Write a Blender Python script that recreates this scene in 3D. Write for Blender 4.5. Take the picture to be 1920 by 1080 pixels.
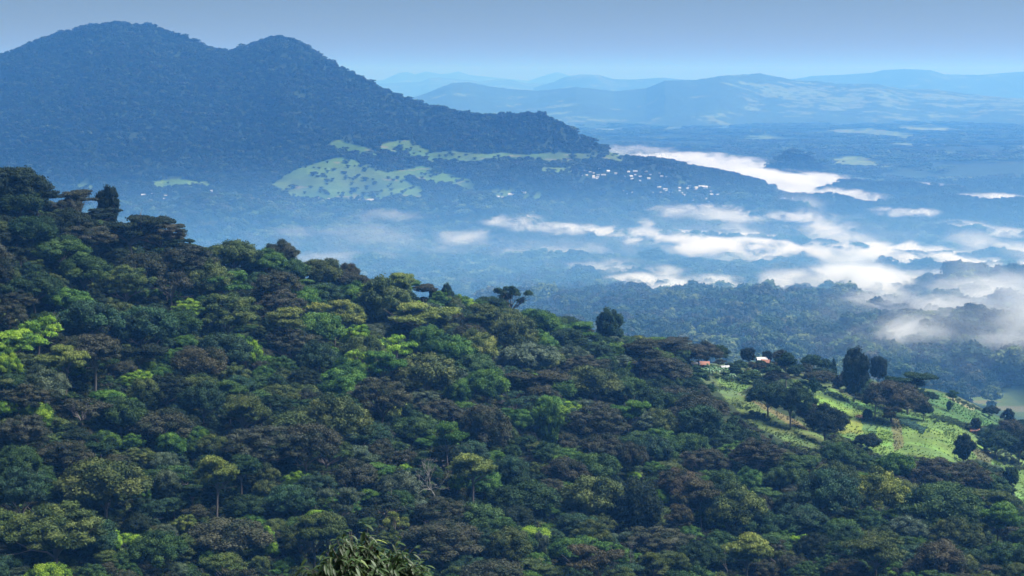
import bpy, math, random
import numpy as np
from mathutils import Vector, Euler

rnd = random.Random(7)
RN = np.random.default_rng(11)
for o in list(bpy.data.objects):
    bpy.data.objects.remove(o)
S = bpy.context.scene
COL = S.collection

# ------------------------------------------------------------ camera
F = 3360.0; HOR = 140.0
PITCH = math.atan((540 - HOR) / F)
cam = bpy.data.cameras.new("camera"); cam.lens = 63.0; cam.sensor_width = 36.0
cam.clip_start = 0.5; cam.clip_end = 250000
camo = bpy.data.objects.new("camera", cam); COL.objects.link(camo)
camo.location = (0, 0, 0); camo.rotation_euler = (math.pi / 2 - PITCH, 0, 0)
S.camera = camo

# ------------------------------------------------------------ sky, sun, exposure
SUN_EL = math.radians(56); SUN_AZ = math.radians(78)      # azimuth from +Y (view direction) towards +X
W = bpy.data.worlds.new("World"); S.world = W; W.use_nodes = True
nt = W.node_tree
bg = nt.nodes["Background"]; bg.inputs[1].default_value = 0.052
sky = nt.nodes.new("ShaderNodeTexSky"); sky.sky_type = 'NISHITA'; sky.sun_disc = False
sky.sun_elevation = SUN_EL; sky.sun_rotation = SUN_AZ
sky.altitude = 1800; sky.air_density = 1.0; sky.dust_density = 0.6; sky.ozone_density = 3.0
tint = nt.nodes.new("ShaderNodeMix"); tint.data_type = 'RGBA'; tint.blend_type = 'MULTIPLY'; tint.inputs[0].default_value = 1.0
tint.inputs[7].default_value = (.385, .41, .47, 1)         # thin high overcast: a bluer, dimmer sky
nt.links.new(sky.outputs[0], tint.inputs[6]); nt.links.new(tint.outputs[2], bg.inputs[0])
sl = bpy.data.lights.new("sun", 'SUN'); sl.energy = 4.3; sl.angle = math.radians(45); sl.color = (1, .97, .92)
so = bpy.data.objects.new("sun", sl); COL.objects.link(so)
sd = Vector((math.sin(SUN_AZ) * math.cos(SUN_EL), math.cos(SUN_AZ) * math.cos(SUN_EL), math.sin(SUN_EL)))
so.rotation_euler = sd.to_track_quat('Z', 'Y').to_euler(); so.location = sd * 500
S.view_settings.view_transform = 'Standard'; S.view_settings.look = 'None'
S.view_settings.exposure = 1.2; S.view_settings.gamma = 1.0
S.render.engine = 'CYCLES'
cy = S.cycles
cy.max_bounces = 14; cy.diffuse_bounces = 2; cy.glossy_bounces = 1; cy.transmission_bounces = 2
cy.volume_bounces = 12; cy.transparent_max_bounces = 8
cy.volume_step_rate = 1.0; cy.volume_max_steps = 256
cy.use_denoising = True
cy.sample_clamp_indirect = 8.0
HAZE_DENSITY = 0.90e-4
HAZE_COLOR = (0.105, 0.385, 1.0)

# ------------------------------------------------------------ helpers
def tag(o, label=None, cat=None, group=None, kind=None):
    if label: o["label"] = label
    if cat: o["category"] = cat
    if group: o["group"] = group
    if kind: o["kind"] = kind
    return o

def npmesh(name, v, f, mats=(), smooth=False, mi=None):
    me = bpy.data.meshes.new(name)
    v = np.asarray(v, dtype=np.float32); f = np.asarray(f, dtype=np.int32)
    n = f.shape[1]
    me.vertices.add(len(v)); me.vertices.foreach_set("co", v.ravel())
    me.loops.add(f.size); me.loops.foreach_set("vertex_index", f.ravel())
    me.polygons.add(len(f)); me.polygons.foreach_set("loop_start", np.arange(0, f.size, n, dtype=np.int32))
    if mi is not None: me.polygons.foreach_set("material_index", np.asarray(mi, dtype=np.int32))
    me.polygons.foreach_set("use_smooth", np.full(len(f), smooth))
    me.update(calc_edges=True)
    for m in mats: me.materials.append(m)
    return me

def link(name, me, parent=None):
    o = bpy.data.objects.new(name, me); COL.objects.link(o)
    if parent: o.parent = parent
    return o

def hash2(i, j, s):
    n = (i.astype(np.int64) * 374761393 + j.astype(np.int64) * 668265263 + s * 1274126177) & 0x7fffffff
    n = ((n ^ (n >> 13)) * 1274126177) & 0x7fffffff
    return ((n ^ (n >> 16)) & 0xffff) / 65535.0
def vnoise(x, y, s=0):
    x = np.asarray(x, float); y = np.asarray(y, float)
    i = np.floor(x); j = np.floor(y); u = x - i; w = y - j
    u = u * u * (3 - 2 * u); w = w * w * (3 - 2 * w)
    a = hash2(i, j, s); b = hash2(i + 1, j, s); c = hash2(i, j + 1, s); d = hash2(i + 1, j + 1, s)
    return (a * (1 - u) + b * u) * (1 - w) + (c * (1 - u) + d * u) * w
def fbm(x, y, s=0, o=4):
    t = 0; a = .5; n = 0
    for k in range(o):
        t = t + a * (vnoise(x, y, s + k) - .5) * 2; n += a; a *= .5; x = x * 2.03 + 5; y = y * 2.03 + 3
    return t / n
def sstep(x):
    x = np.clip(x, 0, 1); return x * x * (3 - 2 * x)

cp, sp = math.cos(PITCH), math.sin(PITCH)
def pt(px, py, d):                      # photograph pixel + distance along +Y -> world point
    X = (np.asarray(px, float) - 960) / F; Y = -(np.asarray(py, float) - 540) / F
    dy = cp + Y * sp; dz = -sp + Y * cp
    return X * d / dy, d + 0 * X, dz * d / dy
def proj(x, y, z):
    dep = y * cp - z * sp; up = y * sp + z * cp
    return 960 + F * x / dep, 540 - F * up / dep
def inpoly(px, py, poly):
    px = np.asarray(px, float); py = np.asarray(py, float)
    c = np.zeros(np.broadcast(px, py).shape, bool); n = len(poly); j = n - 1
    for i in range(n):
        xi, yi = poly[i]; xj, yj = poly[j]
        if yi != yj:
            c ^= ((yi > py) != (yj > py)) & (px < (xj - xi) * (py - yi) / (yj - yi) + xi)
        j = i
    return c

# ------------------------------------------------------------ materials
def mat(name):
    m = bpy.data.materials.new(name); m.use_nodes = True
    n = m.node_tree.nodes; n.clear()
    return m, n, m.node_tree.links
def leaf_mat(name, source, rough=.6, spec=.10, transl=.22, fixed=None):
    m, n, l = mat(name)
    out = n.new("ShaderNodeOutputMaterial")
    if source == 'obj':
        c = n.new("ShaderNodeObjectInfo"); col = c.outputs["Color"]
    elif source == 'inst':
        c = n.new("ShaderNodeAttribute"); c.attribute_type = 'INSTANCER'; c.attribute_name = 'col'; col = c.outputs["Color"]
    else:
        c = n.new("ShaderNodeRGB"); c.outputs[0].default_value = (*fixed, 1); col = c.outputs[0]
    a = n.new("ShaderNodeAttribute"); a.attribute_name = 'tone'
    hs = n.new("ShaderNodeHueSaturation")
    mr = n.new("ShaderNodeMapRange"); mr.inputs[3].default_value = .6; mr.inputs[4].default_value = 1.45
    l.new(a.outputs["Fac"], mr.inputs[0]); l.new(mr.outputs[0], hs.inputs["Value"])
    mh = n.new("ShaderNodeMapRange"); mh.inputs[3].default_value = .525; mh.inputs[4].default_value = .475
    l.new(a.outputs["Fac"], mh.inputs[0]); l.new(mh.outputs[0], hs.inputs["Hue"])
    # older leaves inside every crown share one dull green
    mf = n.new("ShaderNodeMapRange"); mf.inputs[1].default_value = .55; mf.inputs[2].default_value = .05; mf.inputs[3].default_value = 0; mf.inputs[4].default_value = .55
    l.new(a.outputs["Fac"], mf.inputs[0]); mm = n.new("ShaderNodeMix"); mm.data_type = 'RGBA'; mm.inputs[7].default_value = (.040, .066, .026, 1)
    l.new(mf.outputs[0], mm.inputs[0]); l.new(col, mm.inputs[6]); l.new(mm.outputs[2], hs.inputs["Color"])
    p = n.new("ShaderNodeBsdfPrincipled"); p.inputs["Roughness"].default_value = rough
    p.inputs["Specular IOR Level"].default_value = spec
    t = n.new("ShaderNodeBsdfTranslucent"); mx = n.new("ShaderNodeMixShader"); mx.inputs[0].default_value = transl
    l.new(hs.outputs[0], p.inputs["Base Color"]); l.new(hs.outputs[0], t.inputs[0])
    l.new(p.outputs[0], mx.inputs[1]); l.new(t.outputs[0], mx.inputs[2]); l.new(mx.outputs[0], out.inputs[0])
    return m
def plain_mat(name, col, rough=.8, noise=0.25, scale=1.0, metal=0.0):
    m, n, l = mat(name)
    out = n.new("ShaderNodeOutputMaterial"); p = n.new("ShaderNodeBsdfPrincipled")
    p.inputs["Roughness"].default_value = rough; p.inputs["Metallic"].default_value = metal
    tc = n.new("ShaderNodeTexCoord"); no = n.new("ShaderNodeTexNoise"); no.inputs["Scale"].default_value = scale
    no.inputs["Detail"].default_value = 4
    l.new(tc.outputs["Object"], no.inputs["Vector"])
    mr = n.new("ShaderNodeMapRange"); mr.inputs[3].default_value = 1 - noise; mr.inputs[4].default_value = 1 + noise
    hs = n.new("ShaderNodeHueSaturation"); hs.inputs["Color"].default_value = (*col, 1)
    l.new(no.outputs[0], mr.inputs[0]); l.new(mr.outputs[0], hs.inputs["Value"]); l.new(hs.outputs[0], p.inputs["Base Color"])
    l.new(p.outputs[0], out.inputs[0])
    return m
def ground_mat(name, attr='zone', fine=.12, coarse=.012, amp=.35):
    """colour of the soil and crops from the mesh's own zone colours, broken up by noise in world metres"""
    m, n, l = mat(name)
    out = n.new("ShaderNodeOutputMaterial"); p = n.new("ShaderNodeBsdfPrincipled")
    p.inputs["Roughness"].default_value = .9; p.inputs["Specular IOR Level"].default_value = .1
    a = n.new("ShaderNodeAttribute"); a.attribute_name = attr
    g = n.new("ShaderNodeNewGeometry")
    n1 = n.new("ShaderNodeTexNoise"); n1.inputs["Scale"].default_value = fine; n1.inputs["Detail"].default_value = 6
    n2 = n.new("ShaderNodeTexNoise"); n2.inputs["Scale"].default_value = coarse; n2.inputs["Detail"].default_value = 5
    l.new(g.outputs["Position"], n1.inputs["Vector"]); l.new(g.outputs["Position"], n2.inputs["Vector"])
    ad = n.new("ShaderNodeMath"); ad.operation = 'ADD'
    l.new(n1.outputs[0], ad.inputs[0]); l.new(n2.outputs[0], ad.inputs[1])
    mr = n.new("ShaderNodeMapRange"); mr.inputs[1].default_value = .6; mr.inputs[2].default_value = 1.4
    mr.inputs[3].default_value = 1 - amp; mr.inputs[4].default_value = 1 + amp
    hs = n.new("ShaderNodeHueSaturation")
    l.new(ad.outputs[0], mr.inputs[0]); l.new(mr.outputs[0], hs.inputs["Value"]); l.new(a.outputs["Color"], hs.inputs["Color"])
    mh = n.new("ShaderNodeMapRange"); mh.inputs[1].default_value = .3; mh.inputs[2].default_value = .7
    mh.inputs[3].default_value = .48; mh.inputs[4].default_value = .52
    l.new(n2.outputs[0], mh.inputs[0]); l.new(mh.outputs[0], hs.inputs["Hue"])
    l.new(hs.outputs[0], p.inputs["Base Color"]); l.new(p.outputs[0], out.inputs[0])
    return m
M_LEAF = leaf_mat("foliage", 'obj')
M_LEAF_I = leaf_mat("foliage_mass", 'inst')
M_BARK = plain_mat("bark", (.16, .14, .12), .9, .35, 6)
M_BARK_PALE = plain_mat("pale_bark", (.27, .26, .24), .8, .3, 6)
M_GROUND = ground_mat("valley_soil", fine=.02, coarse=.003)
M_HILL = ground_mat("hill_soil", fine=.35, coarse=.04, amp=.45)
M_MOUNT = ground_mat("mountain_soil", fine=.03, coarse=.004, amp=.3)

def set_zone(me, cols):
    a = me.attributes.new('zone', 'FLOAT_COLOR', 'POINT')
    c = np.ones((len(cols), 4), np.float32); c[:, :3] = cols
    a.data.foreach_set('color', c.ravel())
def grid_faces(nr, nc):
    i = np.arange(nr - 1)[:, None] * nc + np.arange(nc - 1)[None, :]
    i = i.ravel(); return np.stack([i, i + 1, i + nc + 1, i + nc], 1)

# ------------------------------------------------------------ haze
def build_haze():
    hx, y0, y1, z0, z1 = 40000, -3000, 64000, -475, 262
    v = [(x, y, z) for z in (z0, z1) for y in (y0, y1) for x in (-hx, hx)]
    f = [(0, 2, 3, 1), (4, 5, 7, 6), (0, 1, 5, 4), (2, 6, 7, 3), (0, 4, 6, 2), (1, 3, 7, 5)]
    m, n, l = mat("air_haze")
    out = n.new("ShaderNodeOutputMaterial"); pv = n.new("ShaderNodeVolumePrincipled")
    pv.inputs["Color"].default_value = (*HAZE_COLOR, 1); pv.inputs["Density"].default_value = HAZE_DENSITY
    pv.inputs["Absorption Color"].default_value = (.74, .62, .5, 1); pv.inputs["Anisotropy"].default_value = 0.2
    l.new(pv.outputs[0], out.inputs["Volume"])
    o = link("haze", npmesh("haze", v, f, (m,)))
    tag(o, "thin blue air haze filling the whole valley", "haze", kind="stuff")
build_haze()

# ------------------------------------------------------------ terrain: valley floor with the mountain's foot
LOWF = np.array([(1100, -330), (1400, -315), (1650, -309), (2000, -300), (2400, -332), (2960, -370), (3600, -408), (4000, -424), (4700, -438), (5800, -450), (7500, -456), (70000, -456)], float)
# column: px, crest(py,d), edge(py,d), low field(py,d)
CREST = [(-700, 240, 7300), (-200, 160, 7000), (0, 112, 6900), (60, 90, 6850), (100, 72, 6800), (160, 53, 6750), (220, 44, 6700), (290, 51, 6700), (370, 79, 6650),
         (405, 95, 6620), (430, 103, 6600), (455, 96, 6580), (480, 87, 6550), (530, 74, 6500), (570, 88, 6450), (640, 131, 6350), (700, 161, 6300), (760, 186, 6200), (800, 200, 6150),
         (870, 218, 6050), (920, 219, 6000), (960, 216, 5950), (1010, 217, 5900), (1060, 241, 5850), (1130, 282, 5800), (1180, 299, 5750),
         (1240, 305, 5720), (1300, 318, 5700), (1370, 331, 5650), (1425, 345, 5600), (1470, 378, 5450), (1530, 412, 5200), (1700, 430, 5050), (3000, 440, 5000)]
EDGE = [(-700, 350, 5500), (0, 352, 5350), (220, 350, 5350), (400, 342, 5400), (500, 325, 5450), (560, 295, 5550), (620, 266, 5700), (700, 272, 5700), (800, 284, 5720),
        (1000, 286, 5700), (1130, 288, 5700), (1180, 310, 5600), (1300, 338, 5500), (1400, 362, 5400), (1470, 400, 5200), (1560, 425, 4950), (1700, 432, 4900), (3000, 445, 4700)]
LOWR = [(-700, 395, 5000), (0, 388, 5000), (400, 384, 5000), (600, 380, 5000), (900, 386, 5000), (1150, 396, 4950), (1400, 410, 4850), (1700, 440, 4650), (3000, 452, 4500)]
def interp(tab, px, k):
    t = np.array(tab, float); return np.interp(px, t[:, 0], t[:, k])
RIDGES = [  # px1, px2, d1, d2, height, half width across (m), end softness (m)
    (1485, 1500, 7700, 7700, 122, 190, 100), (1600, 1780, 6500, 6100, 62, 150, 150), (1450, 1550, 5250, 5250, 44, 100, 70), (1610, 1690, 5250, 5150, 30, 100, 70),
    (1760, 2050, 5300, 5200, 70, 170, 150), (1000, 1230, 5150, 5100, 66, 170, 150), (1230, 1470, 5050, 4800, 44, 110, 110),
    (740, 900, 4450, 4300, 60, 150, 130), (900, 1080, 4300, 4050, 40, 110, 120), (250, 430, 4300, 4200, 66, 200, 200), (430, 620, 4200, 4000, 38, 160, 160),
    (1270, 1520, 4150, 3950, 34, 100, 110), (1560, 1900, 3800, 3700, 26, 90, 110), (1000, 1250, 3650, 3500, 22, 100, 120), (1100, 1700, 3300, 3250, 8, 120, 160), (1700, 2000, 3300, 3350, 14, 130, 150),
    (1330, 1560, 2300, 2350, 14, 120, 100), (1560, 1950, 2250, 1950, 10, 130, 120), (1100, 1330, 2500, 2400, 16, 140, 140),
    (1640, 1760, 4500, 4350, 28, 120, 110), (1860, 2000, 2700, 2800, 36, 150, 120), (640, 760, 3700, 3500, 24, 160, 150)]
def valley_z(px, d):
    px = np.asarray(px, float); d = np.asarray(d, float)
    x = (px - 960) / F * d
    low = np.interp(d, LOWF[:, 0], LOWF[:, 1])
    cd = interp(CREST, px, 2); cz = pt(960, interp(CREST, px, 1), cd)[2]
    ed = interp(EDGE, px, 2); ez = pt(960, interp(EDGE, px, 1), ed)[2]
    ld = interp(LOWR, px, 2); lz = pt(960, interp(LOWR, px, 1), ld)[2]
    vd = 3900 + 0 * px; vz = np.interp(vd, LOWF[:, 0], LOWF[:, 1])
    back = np.interp(cd + 1400, LOWF[:, 0], LOWF[:, 1])
    z = low.copy() if hasattr(low, 'copy') else np.array(low)
    def seg(z, d0, z0, d1, z1, soft=False):
        t = (d - d0) / (d1 - d0); m = (t >= 0) & (t < 1)
        tt = sstep(t) if soft else t
        return np.where(m, z0 + (z1 - z0) * tt, z)
    z = seg(z, vd, vz, ld, lz, True); z = seg(z, ld, lz, ed, ez)
    z = seg(z, ed, ez, cd, cz); 
    tb = np.clip((d - cd) / 1400, 0, 1); z = np.where(tb > 0, np.where(tb < 1, cz + (back - cz) * sstep(tb * .9 + .1 * tb), z), z)
    z = np.maximum(z, low)
    for (p1, p2, d1, d2, h, w, e) in RIDGES:
        x1 = (p1 - 960) / F * d1; x2 = (p2 - 960) / F * d2
        L = math.hypot(x2 - x1, d2 - d1) + 1e-6; ux, uy = (x2 - x1) / L, (d2 - d1) / L
        s = (x - x1) * ux + (d - d1) * uy; q = -(x - x1) * uy + (d - d1) * ux
        s2 = np.where(s < 0, s, np.where(s > L, s - L, 0))
        z = z + h * np.exp(-(q / w) ** 2 - (s2 / e) ** 2) * (1 + .25 * fbm(x / 150, d / 150, 31, 2))
    steep = np.clip((d - ed) / 200, 0, 1) * np.clip((cd + 900 - d) / 300, 0, 1)
    nc = 1 - .8 * np.exp(-((d - cd) / 130) ** 2)
    z = z + nc * steep * (34 * fbm(x / 420, d / 420, 5, 3) + 42 * np.abs(fbm(x / 230 + .2 * d / 230, d / 1100, 9, 3)) - 12)
    z = z + (1 - steep) * 9 * fbm(x / 380, d / 380, 13, 4) * np.clip((d - 1350) / 300, 0, 1)
    far = np.clip((d - 8500) / 3000, 0, 1)
    z = z + far * 30 * fbm(x / 1700, d / 2600, 17, 4)
    return z

VF = [  # fields in the valley: pixel outline, colour
    ([(508, 350), (530, 330), (560, 315), (640, 296), (665, 300), (700, 318), (750, 330), (770, 345), (803, 360), (795, 374), (700, 380), (640, 372), (600, 377), (540, 372)], (.085, .150, .050)),
    ([(606, 272), (636, 262), (680, 275), (716, 292), (700, 297), (650, 285)], (.095, .16, .05)),
    ([(700, 280), (712, 268), (760, 266), (800, 285), (800, 300), (740, 293)], (.085, .145, .05)),
    ([(720, 322), (790, 312), (850, 328), (890, 345), (880, 355), (820, 345), (760, 338)], (.085, .15, .05)),
    ([(785, 290), (860, 283), (980, 291), (1100, 287), (1160, 284), (1182, 290), (1170, 305), (1080, 308), (980, 303), (880, 307), (800, 306)], (.09, .145, .055)),
    ([(276, 343), (340, 334), (392, 342), (398, 360), (350, 352), (290, 352)], (.10, .17, .05)),
    ([(100, 343), (170, 345), (195, 357), (120, 356)], (.11, .17, .055)),
    ([(978, 378), (1012, 370), (1008, 385), (975, 393)], (.12, .19, .06)),
    ([(1272, 339), (1302, 342), (1304, 349), (1275, 347)], (.12, .19, .06)),
    ([(1218, 372), (1260, 376), (1310, 390), (1290, 396), (1235, 384)], (.13, .19, .06)),
    ([(1540, 299), (1600, 292), (1640, 300), (1668, 313), (1600, 317), (1560, 313)], (.16, .21, .08)),
    ([(1400, 256), (1440, 252), (1475, 264), (1420, 268)], (.13, .18, .08)),
    ([(1550, 244), (1640, 240), (1720, 255), (1710, 264), (1600, 254)], (.15, .20, .09)),
    ([(1725, 288), (1780, 286), (1822, 291), (1780, 294)], (.14, .19, .08)),
    ([(1700, 208), (1790, 203), (1870, 205), (1860, 214), (1760, 216)], (.15, .20, .09)),
    ([(1895, 277), (1930, 274), (1930, 286), (1900, 284)], (.14, .19, .08)),
    ([(1520, 400), (1562, 401), (1548, 417), (1518, 415)], (.12, .18, .06)),
    ([(785, 410), (880, 405), (935, 420), (900, 428), (840, 424)], (.12, .18, .06)),
    ([(800, 380), (870, 385), (880, 396), (820, 392)], (.11, .17, .06)),
    ([(870, 356), (930, 352), (985, 362), (930, 370)], (.10, .16, .055)),
    ([(1000, 312), (1060, 312), (1110, 322), (1050, 326)], (.10, .15, .05)),
    ([(560, 395), (640, 388), (700, 395), (640, 402)], (.11, .17, .06)),
    ([(1775, 738), (1850, 738), (1890, 724), (1960, 716), (2100, 716), (2100, 830), (1960, 800), (1885, 775), (1840, 760), (1790, 748)], (.115, .17, .07)),
]
def far_fields(x, d):
    a = fbm(x / 900, d / 1700, 41, 4); b = fbm(x / 260, d / 700, 47, 3)
    return (np.clip((d - 8200) / 1500, 0, 1) * np.clip((a + .45 * b - .30) * 5, 0, 1))
def plots(x, y, sx, sy, s):
    x = x + .35 * sx * fbm(x / sx / 2, y / sy / 2, s, 2); y = y + .35 * sy * fbm(x / sx / 2, y / sy / 2, s + 1, 2)
    j = np.floor(y / sy); i = np.floor(x / sx + .5 * (j % 2)); a = hash2(i, j, s + 2); b = hash2(i, j, s + 3)
    edge = np.minimum(np.abs((y / sy) % 1 - .5), np.abs((x / sx + .5 * (j % 2)) % 1 - .5)) > .45
    m = np.stack([.72 + .5 * a + .12 * (b - .5), .78 + .4 * a, .75 + .5 * b], -1)
    return m * np.where(edge, .7, 1)[..., None]
def field_amount(px, py):
    r = np.zeros(np.shape(px), bool)
    for poly, c in VF: r |= inpoly(px, py, poly)
    return r

def build_ground():
    pys = np.concatenate([np.arange(212, 470, 1.9), np.arange(470, 760, 3.2)])
    d_low = np.array([])
    ds = []
    dd = 1150.0
    while dd < 62000:                     # rows about two pixels apart
        ds.append(dd)
        k = 3.0 if dd < 4000 else (2.0 if dd < 9000 else 1.6)
        step = k * dd * dd / (F * 430)
        dd += float(np.clip(step, 6, 1500)) if not 5000 < dd < 6900 else 11
    ds = np.array([-4000., 0.] + ds)
    pxs = np.concatenate([np.arange(-1600, -200, 40), np.arange(-200, 2140, 4.5), np.arange(2140, 3600, 40)])
    PX, D = np.meshgrid(pxs, ds)
    Dm = np.maximum(D, 1150)
    Z = valley_z(PX, Dm)
    X = (PX - 960) / F * Dm
    wide = np.where(D < 1200, 1, 1)
    V = np.stack([X, D, Z], -1).reshape(-1, 3)
    me = npmesh("ground", V, grid_faces(len(ds), len(pxs)), (M_GROUND,), True)
    x, y, z = V.T; qx, qy = proj(x, np.maximum(y, 100), z)
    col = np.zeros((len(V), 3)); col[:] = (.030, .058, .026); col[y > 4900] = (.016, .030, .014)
    f = far_fields(x, y)[:, None]; col = col * (1 - f) + np.array((.13, .18, .075)) * f
    jx = qx + 16 * fbm(x / 110, y / 160, 3, 4); jy = qy + 7 * fbm(x / 110, y / 160, 4, 4)
    for poly, c in VF:
        m = inpoly(jx, jy, poly); n = 1 + .35 * fbm(x[m] / 45, y[m] / 70, 8, 3)
        col[m] = .62 * np.array(c) * np.array((1.0, 1.06, .62)) * n[:, None] * plots(x[m], y[m], 75, 110, 201)
        # bare and terraced patches inside a field
        t = fbm(x[m] / 90, y[m] / 35, 77, 3) > .42
        cm = col[m]; cm[t] = np.array((.12, .12, .06)); col[m] = cm
    set_zone(me, col)
    o = link("ground", me); tag(o, kind="structure", label="hazy valley floor of fields and forest clearings")
build_ground()

# ------------------------------------------------------------ distant hills
def far_hill(name, prof, d, depth, seed, col, base=-470, rough=6, label=None):
    p = np.array(prof, float); step = 2.0
    pxs = np.arange(p[0, 0], p[-1, 0] + step, step); sil = np.interp(pxs, p[:, 0], p[:, 1])
    # rounded flanks: rows run from the front foot over the crest to the back foot
    T = np.concatenate([np.linspace(-1, 0, 90), np.linspace(.05, 1, 16)])
    PX, TT = np.meshgrid(pxs, T)
    dc = d + 900 * fbm(pxs / 160, pxs * 0, seed, 2)
    zc = pt(960, sil, dc)[2]
    D = dc[None, :] + TT * depth
    prof_t = (1 - np.abs(TT)) ** 1.15
    prof_t = .55 * prof_t + .45 * sstep(1 - np.abs(TT))
    X = (PX - 960) / F * D
    fall = 1 - np.exp(-(TT / .1) ** 2)
    Z = base + (zc[None, :] - base) * prof_t + fall * prof_t * rough * (5 * fbm(X / 900, D / 900, seed + 3, 5) + 6 * np.minimum(0, fbm(X / 420, D / 1500, seed + 5, 3)))
    Z = Z + 5 * (vnoise(X / 45, D / 45, seed + 7) + vnoise(X / 22, D / 22, seed + 8))
    V = np.stack([X, D, Z], -1).reshape(-1, 3)
    me = npmesh(name, V, grid_faces(len(T), len(pxs)), (M_GROUND,), True)
    c = np.zeros((len(V), 3)); c[:] = col
    f = (np.clip((fbm(V[:, 0] / 260, V[:, 1] / 170, seed + 9, 5) + .5 * fbm(V[:, 0] / 1500, V[:, 1] / 1500, seed + 10, 2) - .16) * 5, 0, .7) * (vnoise(V[:, 0] / 60, V[:, 1] / 60, seed + 12) > .35))[:, None]
    c = c * (1 - f) + np.array((.12, .17, .08)) * f
    set_zone(me, c)
    tag(link(name, me), kind="structure", label=label)
far_hill("distant_hills", [(560, 232), (700, 215), (770, 185), (800, 176), (830, 163), (850, 156), (880, 155), (920, 163), (960, 168), (1010, 171), (1080, 164), (1150, 172), (1210, 166), (1245, 152), (1300, 151), (1350, 143),
                           (1400, 140), (1420, 138), (1445, 143), (1490, 152), (1530, 153), (1570, 158), (1640, 158), (1680, 167), (1750, 168), (1800, 176), (1870, 183), (1920, 186), (2000, 196), (2200, 215)],
         19500, 3400, 101, (.03, .055, .03), label="wooded blue hill range across the far plain")
far_hill("distant_hills", [(1000, 165), (1040, 153), (1060, 144), (1090, 140), (1120, 141), (1150, 149), (1180, 150), (1240, 146), (1300, 152), (1400, 155), (1490, 148), (1520, 143), (1570, 141), (1630, 137), (1650, 132), (1690, 130), (1740, 132), (1765, 140),
                           (1830, 141), (1880, 137), (1930, 133), (2050, 130), (2300, 150)], 29000, 4000, 131, (.03, .055, .03), label="paler flat topped hills behind the wooded range")
far_hill("distant_hills", [(640, 175), (700, 158), (760, 155), (790, 154), (805, 147), (825, 145), (860, 149), (900, 153), (935, 149), (960, 150), (985, 156), (1100, 160), (1300, 165)], 36000, 4000, 161, (.03, .055, .03), label="low pale hills right of the mountain flank")
far_hill("distant_hills", [(640, 160), (720, 150), (750, 137), (765, 135), (780, 140), (800, 134), (825, 139), (843, 138), (860, 134), (880, 141), (930, 146), (990, 152), (1020, 142), (1045, 135), (1070, 143), (1110, 150), (1200, 150), (1900, 150), (2300, 150)],
         47000, 5000, 191, (.03, .05, .035), label="faintest blue peaks on the horizon")

# ------------------------------------------------------------ foreground hillside
SIL = [(-500, 230), (-120, 285), (0, 312), (60, 330), (100, 352), (150, 362), (205, 385), (250, 402), (300, 418), (340, 438), (380, 452), (420, 456), (500, 462), (560, 488), (640, 504), (700, 515), (770, 520),
       (850, 552), (930, 566), (1000, 585), (1080, 603), (1140, 625), (1200, 628), (1300, 645), (1400, 662)]
CRG = [(1290, 682), (1350, 686), (1430, 681), (1500, 693), (1560, 706), (1600, 716), (1660, 722), (1700, 729), (1750, 735), (1790, 745), (1830, 765), (1870, 785), (1920, 800), (2000, 825), (2300, 900)]
CD = [(-500, 740), (0, 830), (250, 880), (420, 920), (700, 980), (930, 1040), (1200, 1120), (1400, 1180), (1600, 1210), (1750, 1225), (1920, 1240), (2400, 1260)]
DB = [(-500, 480), (0, 540), (960, 600), (1920, 630), (2400, 640)]
def hill_crest(px):
    d = interp(CD, px, 1); s = np.array(SIL, float)
    a = np.interp(px, s[:, 0], s[:, 1]) + 11.5 * F / d
    a = a - 28 * sstep((px - 330) / 22) * sstep((418 - px) / 22)      # a bare grassy shoulder
    b = interp(CRG, px, 1); t = sstep((px - 1240) / 70)
    return a * (1 - t) + b * t, d
def hill(px, t):
    px = np.asarray(px, float); t = np.asarray(t, float)
    cpy, cd = hill_crest(px); bd = interp(DB, px, 1)
    tt = np.clip(t, 0, 1.02)
    py = cpy + (1150 - cpy) * tt
    d = 1 / (1 / cd + (1 / bd - 1 / cd) * tt)
    x, y, z = pt(px, py, d)
    u = 9 * fbm(x / 75, y / 110, 21, 3) + 3 * fbm(x / 25, y / 25, 25, 2)
    open_ = sstep((px - 1250) / 120) * sstep((860 - py) / 60)
    z = z + u * sstep(tt / .2) * (1 - .72 * open_)
    return x, y, z
HF = [  # open ground on the hillside
    ([(1343, 706), (1380, 704), (1412, 708), (1410, 722), (1385, 738), (1350, 722)], (.115, .20, .055)),
    ([(1291, 690), (1305, 690), (1328, 706), (1322, 712), (1300, 702)], (.11, .20, .05)),
    ([(1343, 716), (1400, 742), (1460, 775), (1500, 790), (1550, 822), (1545, 842), (1500, 838), (1460, 822), (1420, 798), (1380, 766), (1348, 736)], (.105, .155, .05)),
    ([(1475, 712), (1515, 713), (1530, 720), (1570, 734), (1600, 748), (1660, 762), (1740, 778), (1800, 798), (1850, 828), (1905, 855), (1960, 885), (1960, 985), (1905, 930), (1880, 875), (1830, 860), (1790, 866), (1700, 854), (1650, 852), (1600, 825), (1568, 815),
      (1560, 795), (1520, 768), (1490, 752), (1475, 730)], (.125, .215, .055)),
    ([(1722, 748), (1738, 733), (1790, 742), (1835, 765), (1875, 785), (1868, 802), (1830, 797), (1790, 787), (1745, 780), (1722, 772)], (.075, .155, .05)),
    ([(340, 446), (372, 446), (402, 457), (402, 466), (360, 462)], (.16, .24, .05)),
]
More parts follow.
